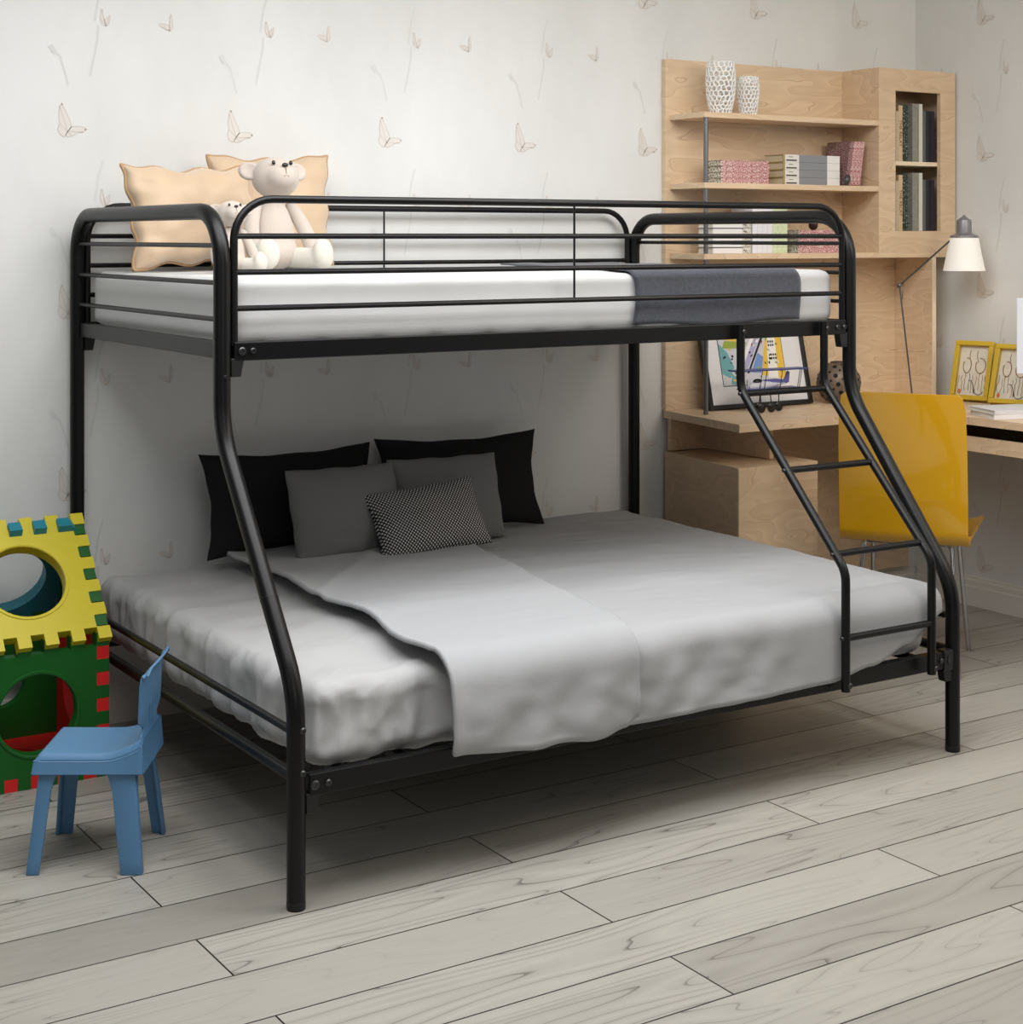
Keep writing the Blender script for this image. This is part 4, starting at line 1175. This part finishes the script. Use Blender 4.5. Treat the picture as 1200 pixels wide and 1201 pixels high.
# ------------------------------------------------------------------ desk lamp
M_SHADE = mat('cream_shade', (242, 239, 230), .6)
b_ = M_SHADE.node_tree.nodes['Principled BSDF']; b_.inputs['Emission Color'].default_value = lin((255, 250, 240)); b_.inputs['Emission Strength'].default_value = .16
lx, ly = 4.68, 4.48
rv = Vector((math.cos(TH), -math.sin(TH), 0))
lp = thing('desk_lamp', 'desk lamp with a cream shade and jointed grey arm on the desk', 'lamp', (lx, ly, DZT))
P0 = Vector((lx, ly, DZT)); PJ = Vector((lx, ly, 1.262)) - rv * .050; PS = Vector((lx, ly, 1.452)) + rv * .165
bm = B(); lathe(bm, [(.0001, 0), (.065, 0), (.065, .008), (.058, .012), (.01, .014), (.008, .03), (.0001, .03)], 28, Matrix.Translation(P0)); obj('base', bm, M_STEEL, lp, world=True, smooth='auto')
bm = B(); tube(bm, [P0 + Vector((0, 0, .012)), PJ], .0033, 10); obj('lower_arm', bm, M_STEEL, lp, world=True, smooth='auto')
bm = B(); tube(bm, [PJ - (PS - PJ).normalized() * .012, PS], .0033, 10); obj('upper_arm', bm, M_FRAMEB, lp, world=True, smooth='auto')
bm = B(); tube(bm, [P0.lerp(PJ, .88) + rv * .004, PJ + (PS - PJ) * .07 + Vector((0, 0, -.004))], .0016, 8)
ell(bm, PJ, (.009, .009, .009)); obj('joint', bm, M_STEEL, lp, world=True, smooth=True)
sc_ = Vector((lx, ly, 0)) + rv * .197
bm = B(); lathe(bm, [(.079, 1.318), (.076, 1.330), (.062, 1.400), (.055, 1.440), (.053, 1.445), (.051, 1.440), (.058, 1.400), (.074, 1.330), (.077, 1.318)], 40, Matrix.Translation(sc_), cap=False)
obj('lamp_shade', bm, M_SHADE, lp, world=True, smooth=True)
bm = B(); lathe(bm, [(.054, 1.440), (.053, 1.452), (.036, 1.458), (.029, 1.462), (.028, 1.505), (.026, 1.512), (.008, 1.524), (.005, 1.530), (.0001, 1.531)], 32, Matrix.Translation(sc_)); obj('shade_cap', bm, mat('lamp_grey', (140, 138, 140), .35, .3), lp, world=True, smooth='auto')
bm = B(); ell(bm, sc_ + Vector((0, 0, 1.37)), (.022, .022, .03))
M_BULB, nt, bb = new_mat('bulb'); bb.inputs['Emission Color'].default_value = lin((255, 244, 220)); bb.inputs['Emission Strength'].default_value = 3.0
obj('bulb', bm, M_BULB, lp, world=True, smooth=True)

# ------------------------------------------------------------------ yellow frames
M_YF = mat('yellow_frame', (205, 172, 38), .35); M_YA = mat('frame_art', (222, 214, 196), .7, var=.10, vscale=25); M_INK = mat('brown_ink', (150, 112, 72), .7); M_INK2 = mat('dark_ink', (90, 80, 70), .7); M_INK3 = mat('orange_ink', (214, 120, 60), .7)
def yframe(label, x, y, yaw, lean, seed, w=.175, h=.232):
    M = Matrix.Translation((x, y, DZT + .0005 + .034 * math.sin(R(lean)))) @ Matrix.Rotation(yaw, 4, 'Z') @ Matrix.Rotation(R(-lean), 4, 'X')
    e = thing('picture_frame', label, 'picture frame', matrix=M, group='yellow frames on the desk')
    bm = B(); t = .018; D = .034
    box(bm, -w / 2, w / 2, 0, D, 0, t, .002); box(bm, -w / 2, w / 2, 0, D, h - t, h, .002); box(bm, -w / 2, -w / 2 + t, 0, D, t, h - t, .002); box(bm, w / 2 - t, w / 2, 0, D, t, h - t, .002)
    obj('frame', bm, M_YF, e)
    bm = B(); box(bm, -w / 2 + t, w / 2 - t, .022, .030, t, h - t); obj('backing', bm, M_YA, e)
    bm = B()
    rn = random.Random(seed)
    def sw(pts, r, mi): tube(bm, fillet([(a, .0205, b2) for a, b2 in pts], .012, 3), r, 6, mi=mi)
    for sx in (-1, 1):
        cx_ = sx * .027
        tube(bm, [(cx_ + .020 * math.cos(a) * (1 if sx > 0 else .8), .0208, .138 + .030 * math.sin(a)) for a in [k * PI / 8 + 2.6 for k in range(15)]], .0017, 6, mi=0)
        tube(bm, [(cx_ - sx * .012 + .006 * math.sin(b2 * 60), .0208, b2) for b2 in [.15 + k * .008 for k in range(7)]], .0009, 6, mi=1)
    for k in range(9):
        x0_ = -.055 + k * .0135; z0_ = .025 + rn.uniform(0, .02)
        tube(bm, [(x0_ + rn.uniform(-.004, .004), .0208, z0_ + j * .014) for j in range(6)], .0008, 6, mi=rn.choice([0, 1, 0]))
    tube(bm, [(-.01 + .02 * math.cos(a), .0206, .03 + .05 * math.sin(a)) for a in [k * .25 for k in range(8)]], .0014, 6, mi=1)
    tube(bm, [(.03 + .02 * math.cos(a), .0206, .05 + .025 * math.sin(a)) for a in [3.2 + k * .25 for k in range(11)]], .0014, 6, mi=1)
    ell(bm, (-.048, .0215, .035), (.007, .0012, .010), mi=2, seg=10)
    obj('drawing', bm, [M_INK, M_INK2, M_INK3], e)
    return e
# frames face the camera side of the room, back edge leaning to the right wall
yframe('yellow picture frame on the desk, left of the two, beside the shelving', 4.862, 4.372, R(-72), 17, 1, w=.155)
yframe('yellow picture frame on the desk, right of the two, cut by the photo edge', 4.855, 4.175, R(-72), 21, 2, w=.155)
# books on the right part of the desk
Mb = Matrix.Translation((4.60, 3.86, DZT + .0005)) @ Matrix.Rotation(R(-22), 4, 'Z')
book('thin white book lying on the desk under the other white book', .26, .19, .016, M_W, Mb, 'white books on the desk')
book('white book with a grey cover edge lying on top near the yellow frames', .25, .185, .014, mat('pale_cover', (218, 218, 222), .45), Mb @ Matrix.Translation((-.004, .004, .0165)) @ Matrix.Rotation(R(3), 4, 'Z'), 'white books on the desk')
bm = B(); box(bm, -.24, .24, -.006, .006, 0, .27, .003)
bmesh.ops.transform(bm, matrix=Matrix.Translation((4.834, 3.797, DZT + .145)) @ Matrix.Rotation(R(-50), 4, 'Z') @ Matrix.Rotation(R(-5), 4, 'X'), verts=bm.verts)
wp = thing('monitor', 'white flat panel cut off by the right photo edge above the desk', 'monitor', (4.80, 3.77, DZT))
obj('screen', bm, mat('white_panel', (226, 230, 236), .35), wp, world=True)
bm = B(); box(bm, 4.870, 4.895, 3.755, 3.78, DZT, DZT + .16, .002); box(bm, 4.81, 4.95, 3.70, 3.84, DZT, DZT + .008, .002); obj('stand', bm, M_STEEL, wp, world=True)

# ------------------------------------------------------------------ yellow chair
yaw = math.atan2(.592, .807)
yc = thing('shell_chair', 'glossy yellow moulded shell chair with chrome legs facing the desk corner', 'chair', (4.005, 3.875, 0), yaw)
# local: forward +x, left +y
prof = fillet([(-.045, 0, .937), (-.012, 0, .60), (0, 0, .432), (.40, 0, .450), (.425, 0, .435)], [0, .6, .055, .03, 0], 10)
W = .2075; NW = 16
bm = B(); rows = []
for k, p in enumerate(prof):
    row = []
    for j in range(NW + 1):
        v = j / NW * 2 - 1
        w = W + (.012 * min(1, max(0, (p.x) / .12)) if p.x > 0 else 0)
        z = p.z; x = p.x
        if p.x > .03: z += .028 * abs(v) ** 4
        if p.z > .5: x -= .012 * (1 - v * v)
        if p.z > .93: z -= .004 * abs(v) ** 6
        row.append(bm.verts.new((x, v * w, z)))
    rows.append(row)
for a, b2 in zip(rows, rows[1:]):
    for j in range(NW): bm.faces.new((a[j], a[j + 1], b2[j + 1], b2[j]))
bm = baked(bm, [('SUBSURF', dict(levels=1, render_levels=1)), ('SOLIDIFY', dict(thickness=.010, offset=0)), ('BEVEL', dict(width=.002, segments=1, limit_method='ANGLE'))])
obj('shell', bm, M_YELLOWP, yc, smooth='auto')
bm = B(); box(bm, .06, .34, -.13, .13, .424, .434, .003); obj('under_plate', bm, M_STEEL, yc)
for fx, fy in ((.435, -.165), (.435, .165), (.02, -.175), (.02, .175)):
    tx, ty = (.30, .12 * (1 if fy > 0 else -1)) if fx > .2 else (.10, .12 * (1 if fy > 0 else -1))
    bm = B(); tube(bm, fillet([(tx, ty * .3, .428), (tx, ty * 1.2, .424), (fx, fy, .0)], [0, .02, 0], 5), .0085, 12); obj('leg', bm, M_CHROME, yc, smooth='auto')

# ------------------------------------------------------------------ light
def area(name, loc, tgt, sx, sy, power, color):
    l = bpy.data.lights.new(name, 'AREA'); l.shape = 'RECTANGLE'; l.size = sx; l.size_y = sy; l.energy = power; l.color = color
    o = bpy.data.objects.new(name, l); COL.objects.link(o); o.location = loc
    o.rotation_euler = (Vector(tgt) - Vector(loc)).to_track_quat('-Z', 'Y').to_euler()
    return o
area('ceiling_light', (1.9, 2.85, 2.70), (1.9, 2.85, 0), 3.2, 1.5, 84, (.985, .99, 1))
area('left_fill', (-1.9, 1.6, 1.9), (2.6, 4.4, 1.3), 2.0, 1.6, 5, (.90, .95, 1.0))  # added weak cool fill from the left, no window there
area('desk_side_light', (4.2, 1.7, 2.5), (4.4, 4.2, .8), 1.2, 1.0, 22, (1, .90, .79))
area('front_fill', (1.0, -.4, 2.0), (2.5, 3.6, .7), 1.6, 1.4, 9, (1, .98, .95))  # added frontal fill to brighten the duvet front, no window modelled
w = bpy.data.worlds.new('world'); SC.world = w; w.use_nodes = True
bg = w.node_tree.nodes['Background']; bg.inputs['Color'].default_value = (.92, .96, 1, 1); bg.inputs['Strength'].default_value = .035
SC.view_settings.view_transform = 'Standard'; SC.view_settings.look = 'None'
SC.view_settings.exposure = 0.3; SC.view_settings.gamma = 1; SC.view_settings.use_curve_mapping = False
